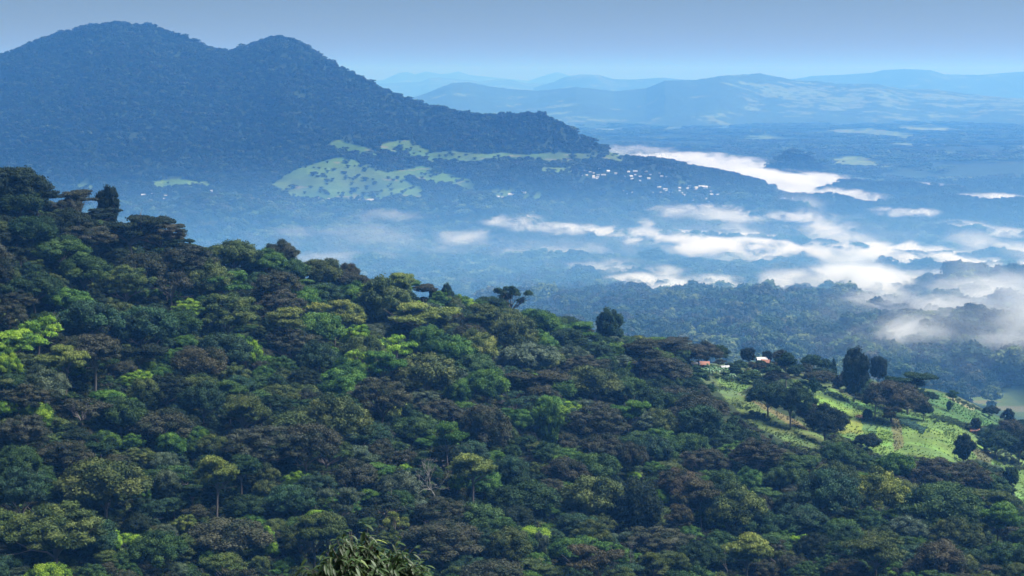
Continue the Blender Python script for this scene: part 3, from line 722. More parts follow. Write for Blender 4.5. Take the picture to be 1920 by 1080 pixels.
# px, py of crown centre, width, height in the photograph, colour, shape, own label
TREES = [
 (20,345,95,60,'K','dome',''),(72,357,78,34,'K','umbrella',''),(38,378,80,50,'D','dome',''),(150,364,76,24,'B','umbrella',"flat brown umbrella tree against the blue valley left of the dark round tree"),
 (207,377,46,54,'K','tall',"dark upright tree standing alone on the upper left skyline"),(100,397,66,36,'O','airy',''),(120,420,80,50,'K','dome',''),(250,424,112,46,'K','umbrella',"wide blackish umbrella tree right below the lone skyline tree"),
 (302,436,90,50,'B','feather',''),(158,442,110,52,'B','feather',''),(60,430,80,54,'D','dome',''),(112,468,90,48,'M','dome',''),(350,487,100,66,'B','feather',''),(440,477,84,54,'O','dome',''),
 (500,488,62,48,'G','dome',''),(522,472,50,34,'B','dome',''),(160,507,84,50,'M','dome',''),(197,506,44,24,'G','airy',''),(236,530,100,66,'O','feather',''),(65,538,90,58,'D','dome',''),(380,522,72,58,'O','dome',''),
 (430,528,92,48,'G','umbrella',''),(520,534,90,58,'B','feather',''),(600,508,70,46,'O','dome',''),(320,528,84,80,'B','airy',''),(125,558,74,42,'G','dome',''),(35,562,64,40,'B','feather',''),(70,602,84,60,'L','airy',''),
 (20,592,60,50,'B','feather',''),(170,598,92,66,'T','dome',''),(270,612,100,74,'T','dome',''),(430,592,118,92,'O','feather',''),(335,606,70,48,'M','dome',''),(530,572,90,54,'B','feather',''),(535,594,90,42,'Y','umbrella',''),
 (602,618,80,58,'G','dome',''),(627,584,76,52,'Y','umbrella',''),(550,646,92,56,'B','feather',''),(420,656,82,58,'T','dome',"deep blue green dome above the brownish knobbly tree"),(462,662,40,48,'L','dome',''),(376,682,90,64,'R','dome',''),
 (316,670,42,30,'G','dome',''),(178,652,110,48,'B','umbrella',''),(122,667,82,44,'Y','umbrella',''),(8,684,44,50,'L','dome',"lime green crown cut by the left edge of the photo"),(600,672,64,56,'T','dome',''),
 (655,508,34,28,'R','dome',"small rusty crown on the skyline left of the pale spreading tree"),(756,531,62,46,'Y','umbrella',"pale yellow green spreading tree on the skyline"),(715,568,92,92,'O','tall',"big dark olive tree with visible pale trunks below the skyline"),
 (650,592,62,44,'Y','dome',''),(802,586,112,46,'Y','umbrella',"long yellow green flat crown right below the skyline"),(812,547,15,17,'K','round',"tiny round headed tree on the skyline"),(838,552,24,40,'T','tall',''),
 (960,546,68,44,'D','airy',"wide open branched dark tree rising above the skyline"),(918,572,60,34,'D','dome',''),(1005,602,74,44,'G','dome',''),(1139,617,54,78,'D','tall',"tall dark ivy clad tree with a hooked top on the skyline"),
 (905,592,80,44,'O','umbrella',''),(960,634,84,84,'O','dome',"large pale olive dome in the sunlit middle of the slope"),(992,668,100,52,'P','dome',''),(800,642,60,60,'G','dome',''),(847,656,74,60,'G','dome',''),(884,684,70,44,'M','dome',''),
 (718,674,66,40,'G','umbrella',''),(655,704,64,56,'G','dome',''),(712,744,110,76,'B','feather',''),(802,702,110,82,'O','dome',''),(912,722,72,62,'G','dome',''),(1004,705,92,28,'B','umbrella',"flat layered brownish purple umbrella tree mid slope"),
 (1110,722,92,72,'O','dome',''),(906,798,90,76,'B','round',"pale brownish round tree with dense fine twigs"),(822,772,90,48,'B','feather',''),(1030,796,50,84,'G','tall',"tall bright green columnar tree standing out mid slope"),
 (842,812,64,46,'G','umbrella',"mint green spreading tree beside the pale brownish round tree"),(772,802,72,42,'M','dome',''),(700,812,62,40,'T','dome',''),(1182,732,64,48,'M','dome',''),(1116,792,104,64,'B','feather',''),(1182,768,60,36,'G','umbrella',''),
 (1222,750,66,54,'D','dome',''),(1098,686,84,42,'B','feather',''),(1240,692,110,50,'B','feather',''),(640,790,100,86,'O','dome',''),(1200,652,80,34,'B','umbrella',''),(1060,635,70,40,'D','dome',''),
 (1262,640,70,26,'B','umbrella',''),(1310,660,56,36,'B','dome',''),
 (70,778,62,50,'L','round',"small vivid lime ball shaped tree at the left"),(10,764,34,30,'L','dome',''),(50,742,90,42,'B','feather',''),(160,757,100,46,'B','airy',''),(45,808,92,64,'B','feather',''),(226,774,80,64,'M','dome',''),(196,746,54,34,'G','dome',''),
 (300,794,100,52,'B','dome',''),(382,748,64,66,'T','dome',''),(456,762,90,54,'O','umbrella',''),(560,796,104,56,'O','dome',''),(500,834,150,66,'B','feather',"very wide brownish purple crown left of centre low on the slope"),
 (320,832,56,46,'G','round',"bright green round headed tree on slender white trunks"),(400,836,56,44,'O','dome',''),(406,888,88,66,'Y','umbrella',"olive umbrella tree showing its dark trunk low on the left"),(35,868,74,60,'M','dome',''),(125,842,100,40,'B','feather',''),
 (196,908,140,92,'O','dome',"very large olive green crown at the lower left"),(40,922,104,92,'T','feather',''),(312,908,56,56,'P','round',''),(105,996,170,96,'O','feather',''),(306,992,42,26,'P','dome',''),(350,982,46,40,'Y','feather',''),
 (300,1026,84,54,'M','dome',''),(432,1004,130,62,'B','dome',''),(503,1012,46,56,'L','cone',"lime green conical tree low on the slope"),(562,1008,60,56,'O','dome',''),(552,938,72,52,'T','dome',''),(612,990,90,60,'O','umbrella',''),
 (240,1012,40,26,'L','dome',''),(330,1068,40,24,'P','dome',''),
 (640,716,82,54,'G','dome',''),(580,834,90,80,'B','dome',''),(676,852,56,32,'P','umbrella',''),(666,888,72,56,'B','dome',''),(760,880,26,24,'L','round',"very small lime round tree in the middle of the slope"),(856,908,32,36,'L','feather',''),
 (886,872,94,42,'Y','umbrella',"yellow olive flat umbrella crown in the lower middle"),(960,884,62,60,'T','round',''),(1000,860,26,18,'R','dome',''),(1062,884,70,46,'B','dome',''),(1120,932,108,80,'O','dome',''),
 (976,932,100,56,'D','dome',''),(816,884,84,64,'W','bare',"grey leafless spreading tree in the lower middle"),(824,962,94,56,'B','feather',''),(742,968,56,50,'Y','airy',''),(830,1014,150,74,'B','feather',''),(956,1024,74,64,'O','dome',''),
 (1011,1022,28,52,'P','tall',''),(1070,1034,72,54,'G','dome',''),(1122,1044,92,46,'R','umbrella',''),(1176,1040,26,52,'W','bare',"white leafless tree at the lower edge"),(590,986,80,54,'O','umbrella',''),(640,934,60,46,'P','umbrella',''),
 (1185,893,26,18,'L','dome',''),(1236,932,36,36,'L','dome',"lime green crown tucked behind the big dark knobbly tree"),(1190,948,100,92,'K','round',"big dark knobbly tree with a lime tip lower right of centre"),(1270,904,74,58,'R','dome',''),(1226,842,60,54,'T','dome',''),
 (1182,852,54,54,'B','dome',''),(1322,864,90,46,'B','feather',''),(1312,922,80,46,'R','umbrella',''),(1405,902,46,40,'G','dome',''),(1418,852,94,58,'B','feather',''),(1480,892,58,54,'M','dome',''),(1370,956,94,74,'O','dome',"large rounded olive green tree lower right of centre"),
 (1414,978,72,54,'D','dome',''),(1270,966,62,42,'R','umbrella',''),(1300,934,50,32,'P','umbrella',''),(1430,948,46,46,'B','dome',''),(1500,974,84,50,'T','dome',''),(1400,1022,92,46,'Y','umbrella',''),(1365,1040,30,46,'W','bare',"white leafless tree in front of the yellowish umbrella crown"),
 (1240,1014,130,50,'B','feather',''),(1226,1052,52,32,'O','umbrella',''),(1272,1054,46,34,'O','umbrella',''),(1306,1044,60,52,'D','dome',''),(1505,1008,36,18,'L','umbrella',''),(1430,1066,60,32,'B','feather',''),(1530,1022,52,42,'K','dome',''),
 (1555,928,92,86,'T','dome',''),(1572,892,62,46,'O','dome',''),(1632,924,88,76,'Y','dome',"tall lime topped dome in the lower right"),(1570,852,56,44,'M','dome',''),(1680,872,62,46,'G','dome',''),(1625,826,42,26,'K','dome',''),
 (1758,888,120,52,'B','feather',"long brownish purple thicket crown along the field's lower edge"),(1822,892,66,48,'B','feather',''),(1690,926,60,44,'O','dome',''),(1770,952,120,76,'M','dome',''),(1700,988,64,46,'P','dome',''),(1800,1004,74,56,'O','dome',''),
 (1870,962,84,46,'G','umbrella',''),(1640,1024,112,56,'O','umbrella',''),(1760,1048,94,60,'R','round',"large dark tree with yellow brown knobbly crown at the lower right"),(1590,1064,80,30,'B','feather',''),(1882,1042,74,56,'M','dome',''),(1896,1000,52,40,'B','dome',''),
 (1895,892,30,34,'D','round',''),(1860,906,50,34,'M','dome',''),
 # the open ground on the right
 (1600,698,56,88,'K','tall',"towering blackish tree beside the green fields"),(1645,688,30,40,'K','round',"smaller round headed tree close behind the towering blackish tree"),(1672,742,84,56,'B','dome',''),(1702,716,78,40,'D','umbrella',''),
 (1640,730,44,50,'B','airy',''),(1700,752,56,36,'B','dome',''),(1731,766,30,26,'K','dome',"small round dark tree at the end of the tree row in the field"),(1667,772,30,26,'B','umbrella',''),(1525,722,20,28,'D','tall',''),(1440,740,64,46,'D','dome',''),(1482,752,60,54,'D','dome',''),
 (1515,772,40,36,'B','dome',''),(1548,790,62,50,'K','dome',"spreading blackish tree standing at the left end of the bright field"),(1581,783,24,14,'O','umbrella',''),(1626,775,18,16,'D','round',''),(1786,737,20,16,'M','umbrella',"tiny flat topped tree on the edge of the green slope"),
 (1779,759,12,18,'M','tall',''),(1858,769,26,18,'K','dome',''),(1890,779,24,28,'K','tall',''),(1829,793,20,22,'K','round',''),(1806,838,40,50,'K','tall',"dark tree standing alone at the lower edge of the bright field"),(1866,806,34,22,'D','dome',''),(1896,806,50,36,'B','round',''),
 (1870,826,60,40,'D','dome',''),(1910,830,50,46,'K','dome',''),(1850,812,30,20,'T','dome',''),
 (1346,661,36,28,'D','dome',''),(1402,664,26,24,'K','round',''),(1439,667,20,18,'K','round',''),(1465,667,26,22,'B','dome',''),(1474,673,40,26,'D','umbrella',''),(1524,676,30,20,'D','dome',''),(1546,682,24,20,'D','dome',''),
 (1563,684,14,26,'D','cone',''),(1380,690,34,18,'T','umbrella',''),(1410,702,30,18,'M','dome',''),(1455,702,40,18,'B','dome',''),(1526,706,36,20,'B','dome',''),(1545,706,40,22,'B','dome',''),(1580,716,30,30,'B','dome',''),
 (1352,675,30,16,'B','airy',''),(1745,742,26,16,'D','dome',''),(1722,738,24,20,'D','dome',''),
]
def solve_ground(px, py_top, H):
    ts = np.linspace(0, 1.02, 240); x, y, z = hill(px + 0 * ts, ts); qx, qy = proj(x, y, z)
    top = proj(x, y, z + H)[1]
    i = int(np.argmin(np.abs(top - py_top))); return x[i], y[i], z[i], qy[i], y[i]
PLACED = []   # x,y,z,w,H,kind,variant,colcode,label,px,py,wpx,hpx,hand
TYPH = {'dome': (.72, .34), 'round': (.72, .3), 'tall': (.85, .15), 'umbrella': (.38, .62), 'airy': (.55, .45), 'feather': (.7, .38), 'cone': (.8, .2), 'bare': (.6, .4)}
for (px, py, w, h, cc, kd, lab) in TREES:
    d = 900.0
    for _ in range(4):
        wm = w * d / F; hm = h * d / F; frac = TYPH[kd][0]
        H = max(hm / frac, min(wm * .8, 14), 2.0); H = min(H, max(26, hm * 1.12))
        if w > 80 and kd in ('dome', 'feather'): H = max(H, 15)
        x, y, z, gy, d = solve_ground(px, py - h / 2 + (3 if w > 40 else 1), H)
    short = float(proj(x, y, z + H)[1]) - (py - h / 2)
    if short > 3: H += min(short * d / F, 6.0)          # it rises above the skyline from the crest
    PLACED.append([x, y, z, w * d / F * 1.06, H, kd, rnd.randrange(len(PROTO[kd])), cc, lab, px, py, w, h, True])

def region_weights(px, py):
    """crown colours by area: browner high on the left and darkened for the dimness there, more green low on the slope"""
    if py < 470 and px < 450: return "KKKDDBBOM"  # darker foliage colours paint in the dim upper left corner
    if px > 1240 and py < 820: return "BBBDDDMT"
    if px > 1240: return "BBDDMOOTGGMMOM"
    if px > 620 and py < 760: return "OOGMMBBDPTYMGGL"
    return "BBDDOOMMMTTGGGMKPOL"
def fill():
    cell = 9.0; G = {}
    def near(x, y, r):
        i, j = int(x // cell), int(y // cell); R = 3
        for a in range(i - R, i + R + 1):
            for b in range(j - R, j + R + 1):
                for (u, v, q) in G.get((a, b), ()):
                    if (u - x) ** 2 + (v - y) ** 2 < (.5 * (q + r)) ** 2 * 1.3: return True
        return False
    def put(x, y, w): G.setdefault((int(x // cell), int(y // cell)), []).append((x, y, w * .62))
    for t in PLACED: put(t[0], t[1], t[3])
    s = np.array(SIL + CRG[2:], float); s = s[np.argsort(s[:, 0])]
    R = random.Random(23)
    kinds = ['dome'] * 7 + ['feather'] * 5 + ['umbrella'] * 4 + ['round'] * 2 + ['airy'] * 2 + ['tall'] * 1
    n = 0
    # an unbroken row of crowns along the crest
    px = -240.0
    while px < 1290:
        x, y, z = [float(a) for a in hill(px, R.uniform(0, .035))]; w = R.uniform(9, 15); gx, gy = proj(x, y, z)
        sil = float(np.interp(gx, s[:, 0], s[:, 1])) + R.uniform(0, 9); H = (gy - sil) * y / F
        if H > 4 and not near(x, y, w * .4) and not (345 < gx < 408):
            kd = R.choice(['dome', 'feather', 'dome', 'umbrella']); H2 = max(H, w * .5)
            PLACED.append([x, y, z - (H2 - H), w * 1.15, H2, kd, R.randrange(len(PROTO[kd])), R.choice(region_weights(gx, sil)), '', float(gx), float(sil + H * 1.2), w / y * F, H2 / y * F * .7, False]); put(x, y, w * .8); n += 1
        px += w * .62 / y * F
    for it in range(16000):
        px = R.uniform(-260, 2180); t = R.random() ** 1.25 * 1.02
        x, y, z = [float(a) for a in hill(px, t)]
        w = R.choice([9, 12, 14, 16, 18, 20, 23, 26]) * (.8 if px > 1240 and t < .4 else 1)
        if it > 9000: w *= .62
        if near(x, y, w * .62): continue
        H = min(27, max(9, w * R.uniform(.85, 1.35)))
        gx, gy = proj(x, y, z); tx, ty = proj(x, y, z + H); wp = w / y * F
        sil = float(np.interp(px, s[:, 0], s[:, 1]))
        if gx < 1290 and ty < sil - 3:
            H = H - (sil - ty) * y / F
            if H < 5: continue
            tx, ty = proj(x, y, z + H)
        if gx > 1290 and ty < float(np.interp(gx, [c[0] for c in CRG], [c[1] for c in CRG])) - 14: continue
        bad = False
        for fx in (-.45, 0, .45):
            for fy in (0, .25, .5, .8, 1.0):
                if bool(hill_open(gx + fx * wp, ty + (gy - ty) * fy)): bad = True; break
            if bad: break
        if bad: continue
        # leave the hand placed landmarks in sight: nothing grows right in front of one
        for q in PLACED:
            if q[13] and y < q[1] and abs(gx - q[9]) < (wp + q[11]) * .42 and ty < q[10] + q[12] * .30 and gy > q[10]: bad = True; break
        if bad: continue
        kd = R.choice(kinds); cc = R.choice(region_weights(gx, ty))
        if kd == 'airy' and R.random() < .4: kd = 'feather'
        PLACED.append([x, y, z, w * 1.12, H, kd, R.randrange(len(PROTO[kd])), cc, '', float(gx), float((ty + gy) / 2 - (gy - ty) * .1), float(wp), float((gy - ty) * .7), False]); put(x, y, w); n += 1
    return n
fill()

# which of them show largest: paint their crowns far to near on a small grid
def visible_counts():
    gw, gh = 960, 540; buf = np.full((gh, gw), -1, int)
    order = sorted(range(len(PLACED)), key=lambda i: -PLACED[i][1])
    yy, xx = np.mgrid[0:gh, 0:gw]
    for i in order:
        x, y, z, w, H, kd = PLACED[i][:6]; c0 = TYPH[kd][1]
        cx, top = proj(x, y, z + H); _, bot = proj(x, y, z + H * c0); wp = w / y * F
        cxx, cyy, a, b = cx / 2, (top + bot) / 4, wp / 4 + .5, abs(bot - top) / 4 + .5
        x0, x1 = int(max(0, cxx - a)), int(min(gw, cxx + a + 1)); y0, y1 = int(max(0, cyy - b)), int(min(gh, cyy + b + 1))
        if x0 >= x1 or y0 >= y1: continue
        m = ((xx[y0:y1, x0:x1] - cxx) / a) ** 2 + ((yy[y0:y1, x0:x1] - cyy) / b) ** 2 <= 1
        buf[y0:y1, x0:x1][m] = i
    return np.bincount(buf[buf >= 0].ravel(), minlength=len(PLACED)), buf
VC, VBUF = visible_counts()
rank = sorted(range(len(PLACED)), key=lambda i: -(VC[i] + (1e6 if PLACED[i][8] else 0)))
THINGS = set([i for i in rank[:300] if VC[i] >= 12 or PLACED[i][8]])
print("trees placed", len(PLACED), "seen", int((VC > 0).sum()), "things", len(THINGS), flush=True)

# labels: look first, then what the tree stands beside, found from the landmarks
LANDM = [(t[9], t[10], i) for i, t in enumerate(PLACED) if t[8]]
SHORT = {}
def short_name(lab):
    for a, b in (("flat brown umbrella tree", "the brown umbrella tree on the skyline"), ("dark upright tree standing alone", "the lone upright skyline tree"), ("wide blackish umbrella", "the wide blackish umbrella tree"),
                 ("deep blue green dome", "the deep blue green dome"), ("lime green crown cut", "the lime crown at the left edge"), ("small rusty crown", "the small rusty skyline crown"), ("pale yellow green spreading", "the pale spreading skyline tree"),
                 ("big dark olive tree", "the dark olive tree with pale trunks"), ("long yellow green flat", "the long yellow green flat crown"), ("tiny round headed", "the tiny round skyline tree"), ("wide open branched dark", "the open branched skyline tree"),
                 ("tall dark ivy", "the hooked tall skyline tree"), ("large pale olive dome", "the large pale olive dome"), ("flat layered brownish", "the layered brown umbrella tree"), ("pale brownish round", "the pale brown twiggy tree"),
                 ("tall bright green columnar", "the bright green columnar tree"), ("mint green", "the mint green spreading tree"), ("small vivid lime ball", "the lime ball shaped tree"), ("very wide brownish", "the very wide brown crown"),
                 ("bright green round headed tree on", "the green tree on white trunks"), ("olive umbrella tree showing", "the olive umbrella with dark trunk"), ("very large olive green", "the very large olive crown"), ("lime green conical", "the lime conical tree"),
                 ("very small lime", "the very small lime tree"), ("yellow olive flat", "the yellow olive umbrella crown"), ("grey leafless spreading", "the grey leafless tree"), ("white leafless tree at", "the white leafless tree at the edge"),
                 ("lime green crown tucked", "the tucked lime crown"), ("big dark knobbly", "the big dark knobbly tree"), ("large rounded olive", "the large rounded olive tree"), ("white leafless tree in front", "the white leafless tree by the yellowish umbrella"),
                 ("tall lime topped", "the lime topped dome"), ("long brownish purple thicket", "the brown thicket below the field"), ("large dark tree with yellow", "the yellow brown knobbly tree"), ("towering blackish", "the towering blackish tree"),
                 ("smaller round headed", "the towering tree's round neighbour"), ("small round dark tree at the end", "the last tree of the field row"), ("spreading blackish tree", "the blackish tree left of the bright field"), ("tiny flat topped", "the tiny flat topped slope tree"),
                 ("dark tree standing alone at", "the dark tree below the bright field")):
        if lab.startswith(a): return b
    return "the " + lab
def direction(dx, dy):
    a = math.degrees(math.atan2(-dy, dx)) % 360
    return ["right of", "up and right of", "above", "up and left of", "left of", "down and left of", "below", "down and right of"][int((a + 22.5) // 45) % 8]
def make_labels():
    used = {}; out = {}
    order = sorted([i for i in THINGS], key=lambda i: -VC[i])
    for i in order:
        if PLACED[i][8]: out[i] = PLACED[i][8]; used[out[i]] = 1
    for i in order:
        if i in out: continue
        t = PLACED[i]; px, py = t[9], t[10]
        near = sorted(LANDM, key=lambda a: (a[0] - px) ** 2 + ((a[1] - py) * 1.3) ** 2)[:5]
        sz = "small " if t[11] < 38 else ("large " if t[11] > 95 else "")
        base = sz + CN[t[7]][0] + " " + KN[t[5]] + " tree"
        if t[7] == 'W': base = sz + "grey leafless tree"
        lab = None
        for a in near:
            dist = math.hypot(a[0] - px, a[1] - py)
            pre = "just " if dist < 70 else ("" if dist < 150 else "well ")
            s = "%s %s%s %s" % (base, pre, direction(px - a[0], py - a[1]), short_name(PLACED[a[2]][8]))
            if len(s.split()) > 16: s = s.replace(" headed", "").replace(" crowned", "").replace(" branched", "")
            if s not in used and len(s.split()) <= 16: lab = s; break
        if lab is None:
            for j in range(2, 9):
                s = "%s, number %d from the left, %s %s" % (base, j, direction(px - near[0][0], py - near[0][1]), short_name(PLACED[near[0][2]][8]))
                if s not in used: lab = s; break
        used[lab] = 1; out[i] = lab
    return out
LABELS = make_labels()

def tree_color(cc, R):
    c = np.array(CN[cc][1]); return tuple(c * (1 + R.uniform(-.18, .18)) * np.array([1 + R.uniform(-.08, .08), 1, 1 + R.uniform(-.1, .1)]))
RC = random.Random(77)
rest = []
for i, t in enumerate(PLACED):
    x, y, z, w, H, kd, var, cc = t[:8]
    col = tree_color(cc, RC); rz = RC.uniform(0, 6.28)
    if i in THINGS:
        e = bpy.data.objects.new("tree", None); COL.objects.link(e); e.empty_display_size = 1
        e.location = (x, y, z - .2); e.scale = (w, w, H); e.rotation_euler = (RC.uniform(-.04, .04), RC.uniform(-.04, .04), rz)
        tag(e, LABELS[i], "tree", "trees of the near hillside forest")
        cm, tm, c0 = PROTO[kd][var]
        c = link("crown", cm, e); c.color = (*col, 1)
        tr = link("trunk", tm, e)
    elif VC[i] > 0 or (-250 < t[9] < 2170):
        rest.append((x, y, z, w, H, kd, var, col, rz))
# the remaining, smaller or hidden trees: one mass
CROWN_I = []; KI = {}
for kd in PROTO:
    for k, (cm, tm, c0) in enumerate(PROTO[kd]):
        m2 = cm.copy(); m2.materials.clear(); m2.materials.append(M_LEAF_I); KI[(kd, k)] = len(CROWN_I); CROWN_I.append(m2)
C_CROWN = proto_collection("crownset", CROWN_I)
scatter("forest", [(r[0], r[1], r[2] - .2) for r in rest], [(r[3], r[3], r[4]) for r in rest], [(0, 0, r[8]) for r in rest], [KI[(r[5], r[6])] for r in rest], [r[7] for r in rest], C_CROWN,
        "smaller crowns filling the gaps of the near forest", "forest")

# undergrowth under and between the trees
def undergrowth():
    rng = np.random.default_rng(8); n = 26000
    px = rng.uniform(-200, 2150, n); t = rng.random(n) ** 1.2 * 1.02
    x, y, z = hill(px, t); qx, qy = proj(x, y, z); h = .8 + 3.4 * rng.random(n)
    _, qt = proj(x, y, z + h)
    op = hill_open(qx, qy) | hill_open(qx, qt)
    keep = ~op
    open_slope = (qx > 1290) & (qy < 800)
    keep &= ~open_slope | (rng.random(n) < .55)
    x, y, z, h, osl = x[keep], y[keep], z[keep], h[keep], open_slope[keep]; n = len(x)
    h = np.where(osl, h * .6, h)
    w = h * (1.2 + .8 * rng.random(n)); c = pick_cols(n, rng) * np.where(osl, 1.5, 1)[:, None]
    scatter("undergrowth", np.stack([x, y, z - .3], -1), np.stack([w, w, h * 1.25], -1), np.stack([0 * w, 0 * w, rng.random(n) * 6.28], -1), rng.integers(0, 6, n), c, C_MID, "shrubs and saplings growing between the hillside trees", "undergrowth")
undergrowth()

# ------------------------------------------------------------ valley mist
def mist_material():
    m, n, l = mat("valley_mist")
    out = n.new("ShaderNodeOutputMaterial"); pv = n.new("ShaderNodeVolumePrincipled")
    pv.inputs["Color"].default_value = (.95, .98, 1, 1); pv.inputs["Anisotropy"].default_value = .1
    tc = n.new("ShaderNodeTexCoord"); ln = n.new("ShaderNodeVectorMath"); ln.operation = 'LENGTH'
    g = n.new("ShaderNodeNewGeometry"); mp = n.new("ShaderNodeMapping"); mp.inputs["Scale"].default_value = (1 / 90., 1 / 150., 1 / 42.)
    l.new(g.outputs["Position"], mp.inputs[0])
    no = n.new("ShaderNodeTexNoise"); no.inputs["Scale"].default_value = 1.0; no.inputs["Detail"].default_value = 6; no.inputs["Roughness"].default_value = .72
    no.inputs["Distortion"].default_value = .6
    l.new(mp.outputs[0], no.inputs["Vector"])
    m2 = n.new("ShaderNodeMapping"); m2.inputs["Scale"].default_value = (1 / 210., 1 / 300., 1 / 90.); l.new(g.outputs["Position"], m2.inputs[0])
    n2 = n.new("ShaderNodeTexNoise"); n2.inputs["Scale"].default_value = 1.0; n2.inputs["Detail"].default_value = 1; l.new(m2.outputs[0], n2.inputs["Vector"])
    w1 = n.new("ShaderNodeVectorMath"); w1.operation = 'SUBTRACT'; w1.inputs[1].default_value = (.5, .5, .5); l.new(n2.outputs["Color"], w1.inputs[0])
    w2 = n.new("ShaderNodeVectorMath"); w2.operation = 'MULTIPLY_ADD'; w2.inputs[1].default_value = (1.3, 1.3, 1.3); l.new(w1.outputs[0], w2.inputs[0]); l.new(tc.outputs["Object"], w2.inputs[2])
    lw = n.new("ShaderNodeVectorMath"); lw.operation = 'LENGTH'; l.new(w2.outputs[0], lw.inputs[0])
    l.new(tc.outputs["Object"], ln.inputs[0])
    # amount = (.8 - warped r) + k * (noise - .5)
    a = n.new("ShaderNodeMath"); a.operation = 'SUBTRACT'; a.inputs[0].default_value = .76; l.new(lw.outputs["Value"], a.inputs[1])
    b = n.new("ShaderNodeMath"); b.operation = 'MULTIPLY_ADD'; b.inputs[1].default_value = 5.4; b.inputs[2].default_value = -2.7; l.new(no.outputs[0], b.inputs[0])
    c = n.new("ShaderNodeMath"); c.operation = 'ADD'; l.new(a.outputs[0], c.inputs[0]); l.new(b.outputs[0], c.inputs[1])
    e = n.new("ShaderNodeMapRange"); e.interpolation_type = 'SMOOTHSTEP'; e.inputs[1].default_value = -.15; e.inputs[2].default_value = 1.3
    l.new(c.outputs[0], e.inputs[0])
    # nothing may stand at the shell itself
    s = n.new("ShaderNodeMapRange"); s.inputs[1].default_value = 1.0; s.inputs[2].default_value = .6; l.new(ln.outputs["Value"], s.inputs[0])
    f = n.new("ShaderNodeMath"); f.operation = 'MULTIPLY'; l.new(e.outputs[0], f.inputs[0]); l.new(s.outputs[0], f.inputs[1])
    oi = n.new("ShaderNodeObjectInfo"); sx = n.new("ShaderNodeSeparateColor"); l.new(oi.outputs["Color"], sx.inputs[0])
    h = n.new("ShaderNodeMath"); h.operation = 'MULTIPLY'; l.new(f.outputs[0], h.inputs[0]); l.new(sx.outputs[0], h.inputs[1])
    l.new(h.outputs[0], pv.inputs["Density"]); l.new(pv.outputs[0], out.inputs["Volume"])
    return m
M_MIST = mist_material()
iv, if_ = icos(2)
MIST_ME = npmesh("mist", iv * 1.03, if_, (M_MIST,))
MIST = [  # px, py, w, h, distance, density, tilt of the long axis (degrees in plan)
 (1290,298,190,22,8600,.020,0),(1240,294,90,14,8400,.012,0),(1370,314,200,36,7900,.022,0),(1440,336,210,42,7000,.024,0),(1500,338,190,30,7000,.022,0),(1550,366,180,26,6400,.018,0),(1640,388,180,18,5950,.016,0),(1700,397,110,14,5850,.014,0),
 (1830,381,130,14,6200,.020,0),(1765,392,110,14,5900,.012,0),(1330,392,200,26,5500,.010,0),(1410,404,160,24,5400,.010,0),(1500,412,160,40,5350,.006,0),(1545,432,120,44,5000,.008,0),(1460,400,110,18,5500,.007,0),
 (960,412,110,15,4900,.008,0),(1040,428,170,14,4850,.010,0),(1130,438,190,16,4780,.014,0),(1215,440,160,16,4750,.014,0),(1300,450,220,24,4700,.020,0),(1380,460,240,34,4600,.024,0),(1480,466,200,26,4550,.018,0),(1580,471,190,20,4500,.018,0),
 (1690,474,190,36,4500,.022,0),(1770,487,190,30,4400,.020,0),(1850,499,180,26,4300,.018,0),(1925,508,150,34,4200,.016,0),(1990,500,160,50,4200,.014,0),
 (1220,516,150,28,4050,.014,0),(1150,498,150,18,4100,.007,0),(1280,541,210,26,3750,.016,0),(1345,535,110,32,3750,.014,0),(1480,532,110,44,3700,.006,0),(1590,528,190,54,3700,.015,0),(1640,530,120,54,3650,.016,0),
 (1705,574,220,34,3300,.0065,0),(1790,576,190,26,3250,.0065,0),(1650,560,160,26,3400,.006,0),(1900,596,170,150,3000,.0030,0),(1880,640,170,40,2750,.0045,0),(1725,626,130,20,2850,.0035,0),(1680,622,90,16,2850,.003,0),
 (1830,430,160,26,5000,.009,0),(1900,468,120,34,4700,.009,0),(850,390,180,16,5100,.0040,0),(730,402,200,18,4850,.0032,0),(880,440,130,32,4500,.005,0),(945,462,90,26,4400,.006,0),(1010,472,180,26,4350,.006,0),(640,482,260,26,3950,.0026,0),
 (560,432,160,20,4500,.0022,0),(1190,282,150,20,8800,.006,0),(1420,480,140,22,4450,.008,0),(1820,540,190,34,3600,.006,0),(1740,520,170,36,3850,.008,0),(1900,550,140,46,3500,.006,0),(1600,495,150,26,4200,.007,0),(1460,352,90,16,6650,.010,0),
 # broad thin veils and standing plumes
 (1700,350,170,12,7300,.010,0),(1850,370,150,12,6500,.013,0),(1750,600,500,110,3000,.0024,0),(1450,425,500,50,5100,.003,0),(700,440,420,60,4500,.0022,0),(1010,455,500,60,4450,.0026,0),
 (1605,518,100,62,3750,.010,1),(1660,512,70,50,3800,.009,1),(1500,384,80,40,5300,.006,1),(1545,425,70,50,5000,.009,1),(1215,427,40,22,4750,.010,1),(1890,560,110,96,3300,.006,1),(1480,540,90,34,3600,.005,0),(1850,470,90,50,4500,.008,1),
 (1700,610,90,26,2900,.0035,0),(1395,440,60,36,4650,.010,1),(1120,470,60,34,4300,.005,1),(1960,640,160,90,2700,.0045,1),
]
